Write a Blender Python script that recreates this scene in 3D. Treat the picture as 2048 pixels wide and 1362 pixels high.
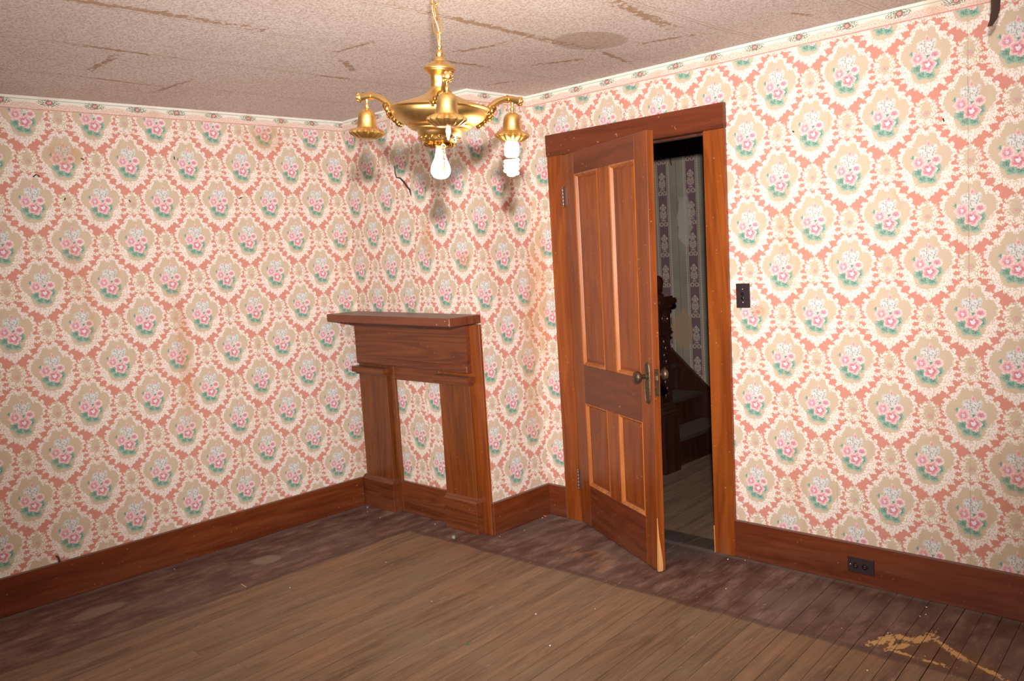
import bpy, bmesh, math, random
from mathutils import Vector, Matrix
random.seed(7)
for o in list(bpy.data.objects): bpy.data.objects.remove(o)
S = bpy.context.scene
COL = S.collection
PI = math.pi

# ------------------------------------------------------------------ camera
F_PX = 1684.88
RX, ROLL, RZ = 1.4680, -0.0619, 0.7754
CAM = Vector((3.2447, -3.5381, 1.5199))
CR = Matrix.Rotation(RZ, 3, 'Z') @ Matrix.Rotation(RX, 3, 'X') @ Matrix.Rotation(ROLL, 3, 'Z')
cd = bpy.data.cameras.new('camera'); cam = bpy.data.objects.new('camera', cd); COL.objects.link(cam)
cd.sensor_fit = 'HORIZONTAL'; cd.sensor_width = 36.0; cd.lens = F_PX / 2048 * 36.0
cd.clip_start = 0.02; cd.clip_end = 60
cam.matrix_world = Matrix.Translation(CAM) @ CR.to_4x4()
S.camera = cam

# ------------------------------------------------------------------ world, flash, exposure
w = bpy.data.worlds.new('world'); S.world = w; w.use_nodes = True
w.node_tree.nodes['Background'].inputs[0].default_value = (0.9, 0.85, 0.8, 1)
w.node_tree.nodes['Background'].inputs[1].default_value = 0.02
S.view_settings.view_transform = 'Standard'; S.view_settings.look = 'None'
S.cycles.max_bounces = 4; S.cycles.diffuse_bounces = 2; S.cycles.adaptive_threshold = 0.12; S.cycles.glossy_bounces = 3; S.cycles.caustics_reflective = False; S.cycles.caustics_refractive = False
S.view_settings.exposure = 0.0; S.view_settings.gamma = 1.0; S.view_settings.use_curve_mapping = False
# the photographer's flash gun, mounted above the lens
fl = bpy.data.lights.new('camera_flash', 'SPOT'); flo = bpy.data.objects.new('camera_flash', fl); COL.objects.link(flo)
fl.energy = 1010; fl.color = (1.0, 0.965, 0.97); fl.spot_size = math.radians(78); fl.spot_blend = 1.0
fl.shadow_soft_size = 0.035
fl_pos = CAM + CR.col[1] * 0.265 + CR.col[0] * 0.02 + CR.col[2] * 0.02
fl_dir = (-CR.col[2] + CR.col[0] * 0.0 + CR.col[1] * 0.10).normalized()
flo.matrix_world = Matrix.Translation(fl_pos) @ fl_dir.to_track_quat('-Z', 'Y').to_matrix().to_4x4()
# ambient fill light added behind the photographer; no window is built there
al = bpy.data.lights.new('ambient_fill', 'AREA'); alo = bpy.data.objects.new('ambient_fill', al); COL.objects.link(alo)
al.shape = 'RECTANGLE'; al.size = 1.6; al.size_y = 1.5; al.energy = 62; al.color = (1.0, 0.94, 0.92)
alo.matrix_world = Matrix.Translation((2.0, -4.52, 1.45)) @ Vector((0, 1, 0)).to_track_quat('-Z', 'Z').to_matrix().to_4x4()

# ------------------------------------------------------------------ measured dimensions (metres)
D, W, H = 0.453, 1.1144, 2.3823        # chimney depth, chimney width, ceiling height
A0, A1, A1B = 0.2598, 1.1218, 1.1038   # door opening
CW, Z1, Z2, TC = 0.1114, 2.03, 2.1457, 0.022
HB, TB = 0.179, 0.02                   # baseboard
XE, YB = 4.3, -4.6                     # walls behind the photographer
YH = 1.95                              # hall far wall
WT = 0.125                             # wall thickness
THT, THB = 0.4126, 0.4547              # door angle at top / bottom (warped slab)

# ------------------------------------------------------------------ node helper
class G:
    def __init__(s, name):
        s.m = bpy.data.materials.new(name); s.m.use_nodes = True
        s.nt = s.m.node_tree; s.nt.nodes.clear()
        s.out = s.nt.nodes.new('ShaderNodeOutputMaterial'); s.b = s.nt.nodes.new('ShaderNodeBsdfPrincipled')
        s.nt.links.new(s.b.outputs[0], s.out.inputs[0])
    def n(s, t): return s.nt.nodes.new(t)
    def put(s, inp, v):
        if isinstance(v, E): s.nt.links.new(v.k, inp)
        elif isinstance(v, bpy.types.NodeSocket): s.nt.links.new(v, inp)
        elif inp.type in ('RGBA',) and len(v) == 3: inp.default_value = (*v, 1)
        else: inp.default_value = v
    def math(s, op, a, b=None, c=None, clamp=False):
        n = s.n('ShaderNodeMath'); n.operation = op; n.use_clamp = clamp
        for i, v in enumerate((a, b, c)):
            if v is not None: s.put(n.inputs[i], v)
        return E(s, n.outputs[0])
    def pos(s):
        return E(s, s.n('ShaderNodeNewGeometry').outputs['Position'])
    def obj(s): return E(s, s.n('ShaderNodeTexCoord').outputs['Object'])
    def uv(s): return E(s, s.n('ShaderNodeTexCoord').outputs['UV'])
    def rnd(s): return E(s, s.n('ShaderNodeObjectInfo').outputs['Random'])
    def sep(s, v):
        n = s.n('ShaderNodeSeparateXYZ'); s.put(n.inputs[0], v); return [E(s, o) for o in n.outputs]
    def comb(s, x=0.0, y=0.0, z=0.0):
        n = s.n('ShaderNodeCombineXYZ')
        for i, v in enumerate((x, y, z)): s.put(n.inputs[i], v)
        return E(s, n.outputs[0])
    def vm(s, op, a, b=None, scale=None):
        n = s.n('ShaderNodeVectorMath'); n.operation = op; s.put(n.inputs[0], a)
        if b is not None: s.put(n.inputs[1], b)
        if scale is not None: s.put(n.inputs['Scale'], scale)
        return E(s, n.outputs[1] if op in ('DISTANCE', 'LENGTH', 'DOT_PRODUCT') else n.outputs[0])
    def noise(s, v, scale=5.0, detail=2.0, rough=0.5, dist=0.0, col=False, dim='3D'):
        n = s.n('ShaderNodeTexNoise'); n.noise_dimensions = dim
        s.put(n.inputs['Vector'], v); n.inputs['Scale'].default_value = scale; n.inputs['Detail'].default_value = detail
        n.inputs['Roughness'].default_value = rough; n.inputs['Distortion'].default_value = dist
        return E(s, n.outputs[1 if col else 0])
    def ramp(s, f, stops, interp='LINEAR', alpha=False):
        n = s.n('ShaderNodeValToRGB'); n.color_ramp.interpolation = interp; e = n.color_ramp.elements
        while len(e) < len(stops): e.new(0.5)
        for el, (p, c) in zip(e, stops):
            el.position = p; el.color = c if len(c) == 4 else (*c, 1)
        s.put(n.inputs[0], f)
        return (E(s, n.outputs[0]), E(s, n.outputs[1])) if alpha else E(s, n.outputs[0])
    def lin(s, x, lo, hi):                                   # clamped linear step
        n = s.n('ShaderNodeMapRange'); n.clamp = True
        s.put(n.inputs[0], x); n.inputs[1].default_value = lo; n.inputs[2].default_value = hi
        return E(s, n.outputs[0])
    def mix(s, f, a, b, blend='MIX'):
        n = s.n('ShaderNodeMix'); n.data_type = 'RGBA'; n.blend_type = blend
        s.put(n.inputs[0], f); s.put(n.inputs[6], a); s.put(n.inputs[7], b); return E(s, n.outputs[2])
    def curve(s, f, pts):
        n = s.n('ShaderNodeFloatCurve'); c = n.mapping.curves[0]
        c.points[0].location = pts[0]; c.points[-1].location = pts[-1]
        for p in pts[1:-1]: c.points.new(*p)
        for p in c.points: p.handle_type = 'VECTOR'
        n.mapping.update(); s.put(n.inputs['Value'], f); return E(s, n.outputs[0])
    def bump(s, h, strength=0.3, dist=0.002):
        n = s.n('ShaderNodeBump'); n.inputs['Strength'].default_value = strength; n.inputs['Distance'].default_value = dist
        s.put(n.inputs['Height'], h); s.nt.links.new(n.outputs[0], s.b.inputs['Normal'])
    def set(s, col=None, rough=None, metal=None, spec=None):
        if col is not None: s.put(s.b.inputs['Base Color'], col)
        if rough is not None: s.put(s.b.inputs['Roughness'], rough)
        if metal is not None: s.b.inputs['Metallic'].default_value = metal
        if spec is not None: s.b.inputs['Specular IOR Level'].default_value = spec
        return s.m
class E:
    def __init__(s, g, k): s.g = g; s.k = k
    def __add__(s, o): return s.g.math('ADD', s, o)
    __radd__ = __add__
    def __sub__(s, o): return s.g.math('SUBTRACT', s, o)
    def __rsub__(s, o): return s.g.math('SUBTRACT', o, s)
    def __mul__(s, o): return s.g.math('MULTIPLY', s, o)
    __rmul__ = __mul__
    def __truediv__(s, o): return s.g.math('DIVIDE', s, o)
    def abs(s): return s.g.math('ABSOLUTE', s)

def lc(r, g, b):                                             # sRGB 0-255 -> linear
    f = lambda c: (c / 255 / 12.92) if c / 255 <= 0.04045 else ((c / 255 + 0.055) / 1.055) ** 2.4
    return (f(r), f(g), f(b))

# ------------------------------------------------------------------ wallpaper
def polar(pts, cy, n=110, seed=None, amp=0.0):
    """half outline (x>=0, top to bottom) -> radius over angle/pi measured from straight up"""
    rr = random.Random(seed); out = []
    for i in range(n):
        th = PI * i / (n - 1); dx, dy = math.sin(th), math.cos(th); best = 0.0
        for (x0, y0), (x1, y1) in zip(pts, pts[1:]):
            y0 -= cy; y1 -= cy; ex, ey = x1 - x0, y1 - y0
            den = dx * ey - dy * ex
            if abs(den) < 1e-12: continue
            t = (x0 * ey - y0 * ex) / den; u = (x0 * dy - y0 * dx) / den
            if t > 0 and -1e-6 <= u <= 1 + 1e-6: best = max(best, t)
        if best == 0.0: best = out[-1][1] / 5 if out else 0.1
        if amp and 0 < i < n - 1: best += amp * (1 if i % 4 < 2 else -1) * rr.uniform(0.3, 1)
        out.append((i / (n - 1), max(0.0, min(1.0, best * 5))))
    return out
TAN = [(0, .128), (.016, .142), (.033, .141), (.037, .126), (.046, .110), (.052, .093), (.076, .086), (.089, .063), (.094, .045), (.086, .024),
       (.078, .011), (.064, -.004), (.054, -.021), (.046, -.042), (.040, -.056), (.026, -.065), (0, -.069)]
FRM = [(0, .152), (.012, .163), (.026, .164), (.036, .156), (.036, .146), (.046, .146), (.058, .135), (.045, .126), (.054, .118), (.070, .120), (.080, .108), (.064, .101), (.080, .093),
       (.100, .100), (.104, .086), (.094, .076), (.108, .066), (.112, .050), (.099, .044), (.103, .030), (.094, .022), (.082, .013), (.098, .013), (.113, .005), (.100, -.004), (.084, -.008), (.098, -.016), (.106, -.028),
       (.092, -.031), (.077, -.033), (.092, -.042), (.096, -.054), (.080, -.055), (.064, -.057), (.068, -.068), (.078, -.080), (.066, -.087), (.052, -.075), (.044, -.074), (.042, -.087), (.030, -.085), (.026, -.100), (.014, -.098), (.009, -.110), (0, -.119)]
SML = [(0, .062), (.010, .056), (.020, .053), (.022, .045), (.036, .044), (.040, .036), (.030, .030), (.042, .026), (.046, .018), (.034, .013), (.045, .008), (.047, -.001), (.034, -.004), (.043, -.012), (.042, -.020),
       (.030, -.022), (.036, -.031), (.034, -.037), (.050, -.040), (.058, -.049), (.048, -.056), (.032, -.046), (.018, -.056), (.008, -.050), (0, -.056)]
SIN = [(0, .044), (.014, .036), (.022, .014), (.018, -.012), (0, -.028)]
SX2, SY2 = 0.1538, 0.1987
CREAM, TANC, CORAL = lc(231, 220, 209), lc(197, 177, 152), lc(201, 137, 121)
def make_wallpaper():
    g = G('floral_medallion_wallpaper')
    u, v, _ = g.sep(g.uv())
    def cell(du, sh):
        a = g.math('MULTIPLY_ADD', u, 0.5 / SX2, du); b = g.math('MULTIPLY_ADD', v, 0.5 / SY2, -sh * 0.5 / SY2)
        s_, t_ = a + b, a - b
        fs = s_ - g.math('ROUND', s_); ft = t_ - g.math('ROUND', t_)
        return (fs + ft) * SX2, g.math('MULTIPLY_ADD', fs - ft, SY2, sh)
    x, y = cell(0.0, 0.022)
    p = g.comb(x, y)
    wn = g.noise(p, 105, 1.5, col=True, dim='2D')
    wv = g.vm('SCALE', g.vm('SUBTRACT', wn, (0.5, 0.5, 0.5)), scale=0.017)
    pw = g.vm('ADD', p, wv)
    xw, yw, _ = g.sep(pw)
    ax = xw.abs(); yy = yw - 0.02
    r = g.math('SQRT', g.math('MULTIPLY_ADD', ax, ax, yy * yy)); th = g.math('ARCTAN2', ax, yy) * (1 / PI)
    rf = g.curve(th, polar(FRM, .02, 160, 3, .0012)); rt = g.curve(th, polar(TAN, .02, 120, 4, .0008))
    mf = g.lin(rf * 0.2 - r, -0.0012, 0.0012); mt = g.lin(rt * 0.2 - r, -0.0012, 0.0012)
    # small cartouche
    xs, ys = cell(0.5, 0.015)
    xs2, ys2 = xs + (xw - x), ys + (yw - y)
    axs = xs2.abs(); yys = ys2 - 0.0205
    rs = g.math('SQRT', g.math('MULTIPLY_ADD', axs, axs, yys * yys)); ths = g.math('ARCTAN2', axs, yys) * (1 / PI)
    sf = g.lin(g.curve(ths, polar(SML, 0.0, 100, 5, .0015)) * 0.2 - rs, -0.0012, 0.0012)
    si = g.lin(g.curve(ths, polar(SIN, 0.0, 40, 6, .001)) * 0.2 - rs, -0.003, 0.003)
    # colours
    veins = g.noise(g.comb(x, y * 0.6), 190, 1.0, dim='2D')
    cream = g.mix(g.lin(veins, 0.48, 0.60), CREAM, lc(208, 188, 170))
    creams = g.mix(g.lin(veins, 0.46, 0.57), CREAM, lc(196, 174, 148))
    c = g.mix(sf, CORAL, creams)
    c = g.mix(si, c, TANC)
    dsm = g.vm('DISTANCE', g.comb(xs2, ys2), (0.001, .018, 0))
    cr, al_ = g.ramp(dsm * 50, [(0.0, (*lc(190, 110, 130), 1)), (0.3, (*lc(225, 165, 165), 1)), (0.5, (*lc(150, 160, 130), 0.7)), (0.62, (*lc(150, 160, 130), 0))], alpha=True)
    c = g.mix(al_, c, cr)
    c = g.mix(mf, c, cream)
    c = g.mix(mt, c, TANC)
    # bouquet
    pb = g.vm('ADD', p, g.vm('SCALE', wv, scale=0.85))
    def blob(cx, cy, R, stops, sx=1.0, sy=1.0, petals=0):
        nonlocal c
        if sx != 1.0 or sy != 1.0:
            q = g.vm('MULTIPLY', g.vm('SUBTRACT', pb, (cx, cy, 0)), (1 / sx, 1 / sy, 1)); d = g.vm('LENGTH', q)
        else:
            d = g.vm('DISTANCE', pb, (cx, cy, 0))
        if petals:
            qx, qy, _ = g.sep(g.vm('SUBTRACT', pb, (cx, cy, 0)))
            a = g.math('ARCTAN2', qy, qx)
            d = d * g.math('MULTIPLY_ADD', g.math('COSINE', a * petals), -0.14, 1.0)
        cc, aa = g.ramp(d * (0.46 / R), stops, alpha=True)
        c = g.mix(aa, c, cc)
    T1, T2, TD = lc(134, 172, 154), lc(96, 146, 130), lc(80, 126, 118)
    leaf = [(0.0, (*TD, 1)), (0.25, (*T2, 1)), (0.42, (*T1, 1)), (0.5, (*T1, 0.9)), (0.56, (*T1, 0))]
    WH, BL = lc(204, 207, 203), lc(118, 128, 142)
    white = [(0.0, (*lc(206, 208, 206), 1)), (0.3, (*lc(214, 214, 210), 1)), (0.46, (*lc(196, 198, 190), 1)), (0.55, (*WH, 0))]
    P1, P2, P3, PL = lc(198, 108, 128), lc(224, 166, 174), lc(234, 202, 200), lc(226, 224, 232)
    rose = [(0.0, (*lc(120, 130, 165), 1)), (0.06, (*PL, 1)), (0.13, (*PL, 1)), (0.18, (*P1, 1)), (0.28, (*lc(206, 124, 140), 1)), (0.36, (*P2, 1)), (0.47, (*P3, 1)), (0.53, (*P3, 0))]
    pink = [(0.0, (*lc(130, 140, 175), 1)), (0.1, (*PL, 1)), (0.18, (*lc(200, 118, 140), 1)), (0.28, (*P2, 1)), (0.46, (*P3, 1)), (0.54, (*P3, 0))]
    mag = [(0.0, (*lc(176, 100, 134), 1)), (0.22, (*lc(206, 136, 156), 1)), (0.34, (*P3, 1)), (0.48, (*lc(232, 214, 206), 1)), (0.55, (*P3, 0))]
    bud = [(0.0, (*lc(200, 110, 125), 1)), (0.35, (*P2, 1)), (0.48, (*P3, 1)), (0.55, (*P3, 0))]
    blob(-.030, -.008, .019, leaf, 1.1, .85)
    blob(.039, .002, .016, leaf, .9, 1.1)
    blob(-.012, -.033, .018, leaf, 1.2, .8)
    blob(.015, -.035, .018, leaf, 1.0, .95)
    blob(.010, .034, .013, leaf, .8, 1.5)
    blob(-.049, .050, .008, leaf)
    blob(.005, .054, .015, white)
    blob(-.009, .076, .021, white, 1.15, .9)
    blob(.017, .074, .019, white, 1.1, .95)
    blob(.031, .084, .010, white)
    qd = g.vm('LENGTH', g.vm('MULTIPLY', g.vm('SUBTRACT', pb, (.006, .070, 0)), (1 / .036, 1 / .030, 1)))
    c = g.mix(g.lin(qd, 1.0, 0.75) * g.lin(veins, 0.545, 0.60) * 0.85, c, lc(112, 126, 132))
    blob(.008, .100, .009, bud, .8, 1.2)
    blob(-.028, .031, .024, pink, petals=6)
    blob(.035, .037, .018, mag)
    blob(.008, .001, .026, rose, petals=5)
    c = g.mix(mt * g.lin(veins, 0.47, 0.58) * 0.42, c, TANC)
    # age: seams between the paper strips, water stains, grime
    P = g.pos(); px, py, pz = g.sep(P)
    fr = g.math('PINGPONG', u + 0.23, 0.2665)
    st = g.noise(g.vm('MULTIPLY', P, (5.5, 5.5, 1.1)), 1.0, 3, 0.62)
    seam = g.lin(fr, 0.0022, 0.0004) * g.lin(st, 0.42, 0.6) * 0.45
    c = g.mix(seam, c, lc(120, 78, 52))
    stain = g.lin(st, 0.57, 0.72)
    c = g.mix(stain * 0.5, c, g.mix(0.6, c, lc(176, 116, 62)))
    def spot(cx, cy, cz, rx, ry, rz, k):
        nonlocal c
        q = g.vm('LENGTH', g.vm('MULTIPLY', g.vm('SUBTRACT', P, (cx, cy, cz)), (1 / rx, 1 / ry, 1 / rz)))
        m_ = g.lin(q + (st - 0.5) * 2.4, 1.0, 0.5)
        c = g.mix(m_ * k, c, lc(186, 124, 66))
    spot(.03, -.01, 1.30, .06, .08, .55, .38)      # damp in the corner by the door
    spot(0, -.10, .75, .05, .07, .4, .3)
    spot(1.355, 0, 1.19, .04, .05, .03, .5)        # beside the switch
    spot(-W, -1.58, 1.15, .05, .055, .5, .38)
    spot(-W, -.98, 2.25, .1, .16, .09, .35)
    spot(-W, -2.05, 2.12, .1, .10, .06, .35)
    spot(-.40, -D, 1.62, .05, .1, .1, .42)
    spot(-.1, -D, 1.50, .07, .1, .05, .36)
    g.bump(g.noise(P, 13, 1), 0.2, 0.006)
    return g.set(c, 0.82, spec=0.12)

def make_border():
    g = G('floral_border_paper')
    u, v, _ = g.sep(g.uv())          # v 0..0.062 from the bottom edge
    per = 0.205
    x = g.math('PINGPONG', u, per / 2)                     # 0 at flower centre, per/2 between
    sx = (g.math('FRACT', g.math('MULTIPLY_ADD', u, 1 / per, 0.5)) - 0.5) * per
    wn = g.noise(g.comb(u, v), 150, 1, dim='2D') - 0.5
    c = g.mix(g.lin(g.noise(g.comb(u, v), 120, 1, dim='2D'), 0.42, 0.62), lc(226, 212, 196), lc(212, 180, 166))
    arch = g.math('MULTIPLY_ADD', g.math('COSINE', u * (2 * PI / per)), -0.011, 0.026)     # scalloped lace
    lace = g.lin(arch - v + wn * 0.006, -0.002, 0.002)
    c = g.mix(g.lin(v, 0.030, 0.034), c, lc(222, 216, 200))
    c = g.mix(lace * 0.7, c, g.mix(g.lin(g.noise(g.comb(u, v), 230, 1, dim='2D'), 0.45, 0.58), lc(226, 206, 190), lc(198, 158, 144)))
    c = g.mix(g.lin((v - 0.0485).abs(), 0.0016, 0.0006), c, lc(118, 158, 138))
    c = g.mix(g.lin(v, 0.0510, 0.0520), c, lc(226, 218, 206))
    c = g.mix(g.lin((v - 0.0035).abs(), 0.0018, 0.0008), c, lc(196, 104, 96))
    pp = g.comb(sx + wn * 0.01, v + wn * 0.008)
    d = g.vm('LENGTH', g.vm('MULTIPLY', g.vm('SUBTRACT', pp, (0, 0.036, 0)), (0.31, 1, 1)))
    spk = g.lin(g.noise(g.comb(u, v), 200, 1, dim='2D'), 0.47, 0.54)
    c = g.mix(g.lin(d, 0.017, 0.014) * spk * 0.9, c, lc(96, 116, 100))
    d2 = g.vm('LENGTH', g.vm('MULTIPLY', g.vm('SUBTRACT', pp, (0.003, 0.037, 0)), (0.75, 1, 1)))
    cc, aa = g.ramp(d2 * 40, [(0, (*lc(180, 84, 88), 1)), (0.16, (*lc(230, 176, 170), 1)), (0.28, (*lc(190, 92, 96), 1)), (0.38, (*lc(110, 120, 96), 1)), (0.55, (*lc(110, 120, 96), 0))], alpha=True)
    c = g.mix(aa, c, cc)
    st = g.noise(g.pos(), 3.2, 3, 0.6)
    c = g.mix(g.lin(st, 0.56, 0.68) * 0.45, c, lc(188, 140, 92))
    return g.set(c, 0.8, spec=0.12)

def make_hall_paper():
    g = G('striped_hall_wallpaper')
    u, v, _ = g.sep(g.uv())
    per, vp = 0.25, 0.233
    x = (g.math('FRACT', g.math('MULTIPLY_ADD', u, 1 / per, 0.5)) - 0.5) * per
    ax = x.abs()
    y = (g.math('FRACT', v * (1 / vp)) - 0.5) * vp
    GR = lc(138, 129, 113)
    c = g.mix(g.lin(g.noise(g.pos(), 5, 3), 0.3, 0.7), GR, lc(122, 112, 96))
    band = g.lin(ax, 0.0405, 0.0395)
    c = g.mix(band, c, lc(104, 80, 82))
    # motif inside the band: palmettes, diamonds, scrolls
    wn = g.noise(g.comb(ax, y), 70, 1, dim='2D') - 0.5
    dia = g.lin(ax * 1.0 + (y - 0.045).abs() * 0.9 + wn * 0.012, 0.033, 0.030)
    palm = g.lin(g.vm('LENGTH', g.vm('MULTIPLY', g.comb(ax, y + 0.005), (1 / 0.030, 1 / 0.046, 0))) + wn * 1.5, 1.0, 0.9)
    scr = g.lin((g.vm('DISTANCE', g.comb(ax, y), (0.019, -0.078, 0)) - 0.013).abs() + wn * 0.008, 0.007, 0.005)
    mo = g.math('MAXIMUM', g.math('MAXIMUM', dia, palm), scr)
    c = g.mix(mo * band * g.lin(g.noise(g.comb(ax, y), 160, 0, dim='2D'), 0.36, 0.46), c, lc(166, 152, 136))
    edge = g.lin((ax - 0.041).abs(), 0.0022, 0.0012)
    c = g.mix(edge, c, lc(176, 146, 142))
    dots = g.lin((ax - 0.058).abs() + g.math('PINGPONG', v, 0.009) * 0.7, 0.010, 0.006)
    c = g.mix(dots * 0.65, c, lc(172, 164, 140))
    ln = g.lin((ax - 0.1245).abs(), 0.002, 0.0005)
    c = g.mix(ln * 0.7, c, lc(86, 70, 58))
    P = g.pos()
    def spot(cx, cz, rx, rz, col, k):
        nonlocal c
        q = g.vm('LENGTH', g.vm('MULTIPLY', g.vm('SUBTRACT', P, (cx, YH, cz)), (1 / rx, 0, 1 / rz)))
        c = g.mix(g.lin(q + (g.noise(P, 12, 3) - 0.5) * 1.2, 1.0, 0.85) * k, c, col)
    spot(-.245, 1.70, .07, .22, lc(170, 158, 146), 0.6)      # blistered bare patch
    spot(-.30, .86, .10, .16, lc(150, 122, 92), 0.8)
    return g.set(c, 0.85, spec=0.1)

# ------------------------------------------------------------------ wood, metal, plaster
def make_wood(name, dark, mid, light, axis, rough=0.34, scale=1.0, bump=0.12, wear=0.0, spec=0.5, figure=1.0, dust=0.45, stretch=1.0):
    g = G(name)
    o = g.obj(); r = g.rnd()
    sc = [26.0 * scale] * 3; sc[axis] = 1.7 * scale
    off = g.comb(r * 13.0, r * 7.0, r * 29.0)
    q = g.vm('ADD', g.vm('MULTIPLY', o, tuple(sc)), off)
    n1 = g.noise(q, 1.0, 3, 0.62, 0.3)
    sc2 = [5.0 * scale] * 3; sc2[axis] = 0.6 * scale * stretch
    n2 = g.noise(g.vm('ADD', g.vm('MULTIPLY', o, tuple(sc2)), off), 1.0, 2, 0.5, 1.2)
    rings = g.math('FRACT', n2 * (9.0 * figure))
    rings = g.math('PINGPONG', rings, 0.5) * 2.0
    f = n1 * 0.55 + rings * (0.10 * figure) + n2 * 0.34
    c = g.ramp(f, [(0.30, dark), (0.50, mid), (0.72, light)])
    c = g.mix(g.lin(n1, 0.60, 0.72) * 0.35, c, dark)
    c = g.mix(r * 0.22, c, dark)
    if wear:
        P = g.pos()
        sp = g.noise(P, 55, 1, 0.6)
        c = g.mix(g.lin(sp, 0.73, 0.77) * wear, c, lc(205, 150, 105))
        _, _, pz = g.sep(P)
        c = g.mix(g.lin(pz, 0.16, 0.0) * g.lin(n1, 0.4, 0.7) * 0.3, c, lc(100, 82, 70))
    if dust:
        nz = g.sep(E(g, g.n('ShaderNodeNewGeometry').outputs['Normal']))[2]
        c = g.mix(g.lin(nz, 0.8, 0.98) * dust, c, lc(134, 112, 98))
    rr = g.math('MULTIPLY_ADD', n1, 0.22, rough - 0.1)
    return g.set(c, rr, spec=spec)

def plain(name, col, rough=0.5, metal=0.0, spec=0.5, var=0.25, nscale=40.0, col2=None, bump=0.0):
    g = G(name); P = g.obj()
    n = g.noise(P, nscale, 3)
    c = g.mix(g.lin(n, 0.35, 0.7) * var, col, col2 or tuple(k * 0.4 for k in col))
    if bump: g.bump(n, bump, 0.002)
    return g.set(c, rough, metal, spec)

def make_ceiling():
    g = G('textured_ceiling_paper')
    P = g.pos(); x, y, z = g.sep(P)
    n = g.noise(P, 140, 1, 0.6)
    c = g.ramp(n, [(0.36, lc(198, 180, 170)), (0.5, lc(225, 211, 203)), (0.62, lc(238, 227, 220))])
    big = g.noise(P, 1.1, 2)
    c = g.mix(g.lin(big, 0.35, 0.72) * 0.3, c, lc(170, 140, 122))
    SP = 0.51
    wv = g.noise(g.comb(0.0, y, 3.0), 1.6, 1) - 0.5
    xs = g.math('MULTIPLY_ADD', wv, 0.05, x) + 0.105
    d = (xs - g.math('ROUND', xs * (1 / SP)) * SP).abs()
    rag = g.noise(P, 40, 2, 0.7)
    c = g.mix(g.lin(d, 0.007, 0.001) * 0.5, c, lc(226, 212, 198))                    # lifted seam edge
    c = g.mix(g.lin((d - 0.009).abs(), 0.004, 0.0) * 0.5, c, lc(150, 122, 102))
    tears = None
    def tear(x0, y0, x1, y1, wd):                                                    # brown backing showing where the paper has torn
        nonlocal tears
        cx, cy, L = (x0 + x1) / 2, (y0 + y1) / 2, math.hypot(x1 - x0, y1 - y0) / 2
        ux, uy = (x1 - x0) / (2 * L), (y1 - y0) / (2 * L)
        dv = g.vm('SUBTRACT', P, (cx, cy, H))
        a = g.vm('DOT_PRODUCT', dv, (ux / L, uy / L, 0)).abs(); b = g.vm('DOT_PRODUCT', dv, (-uy / wd, ux / wd, 0)).abs()
        m_ = g.math('MAXIMUM', a, b)
        tears = m_ if tears is None else g.math('MINIMUM', tears, m_)
    for t_ in ((.43, -2.75, .435, -1.93, .022), (-.10, -2.35, -.112, -2.0, .014), (-.20, -2.142, -.47, -2.141, .014), (-.60, -2.15, -.66, -1.72, .008), (-.50, -1.72, -.79, -1.74, .012),
               (.935, -1.48, .893, -.72, .020), (1.40, -1.05, 1.315, -.56, .024), (-.11, -1.30, -.10, -1.10, .012), (.20, -1.36, .06, -1.20, .016), (.52, -1.42, .30, -1.45, .012),
               (.40, -1.00, .42, -.72, .016), (.55, -1.02, .75, -.95, .018), (.55, -.55, .75, -.42, .018), (.10, -.42, .28, -.35, .014), (.9, -.5, .83, -.16, .014), (1.1, -.42, 1.3, -.36, .014), (-.35, -.9, -.3, -.75, .012), (1.7, -.3, 1.74, -.2, .014)):
        tear(*t_)
    c = g.mix(g.lin(tears + (rag - 0.5) * 4.2, 1.0, 0.6) * 0.75, c, lc(168, 130, 92))
    q = g.vm('LENGTH', g.vm('MULTIPLY', g.vm('SUBTRACT', P, (0.985, -0.655, H)), (1 / 0.13, 1 / 0.17, 0))) + (big - 0.5) * 0.9
    c = g.mix(g.lin(q, 1.0, 0.93) * 0.5, c, lc(160, 132, 112))
    c = g.mix(g.lin((q - 1.0).abs(), 0.05, 0.0) * 0.35, c, lc(140, 104, 72))
    g.bump(n, 0.3, 0.003)
    return g.set(c, 0.85, spec=0.1)

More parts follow.
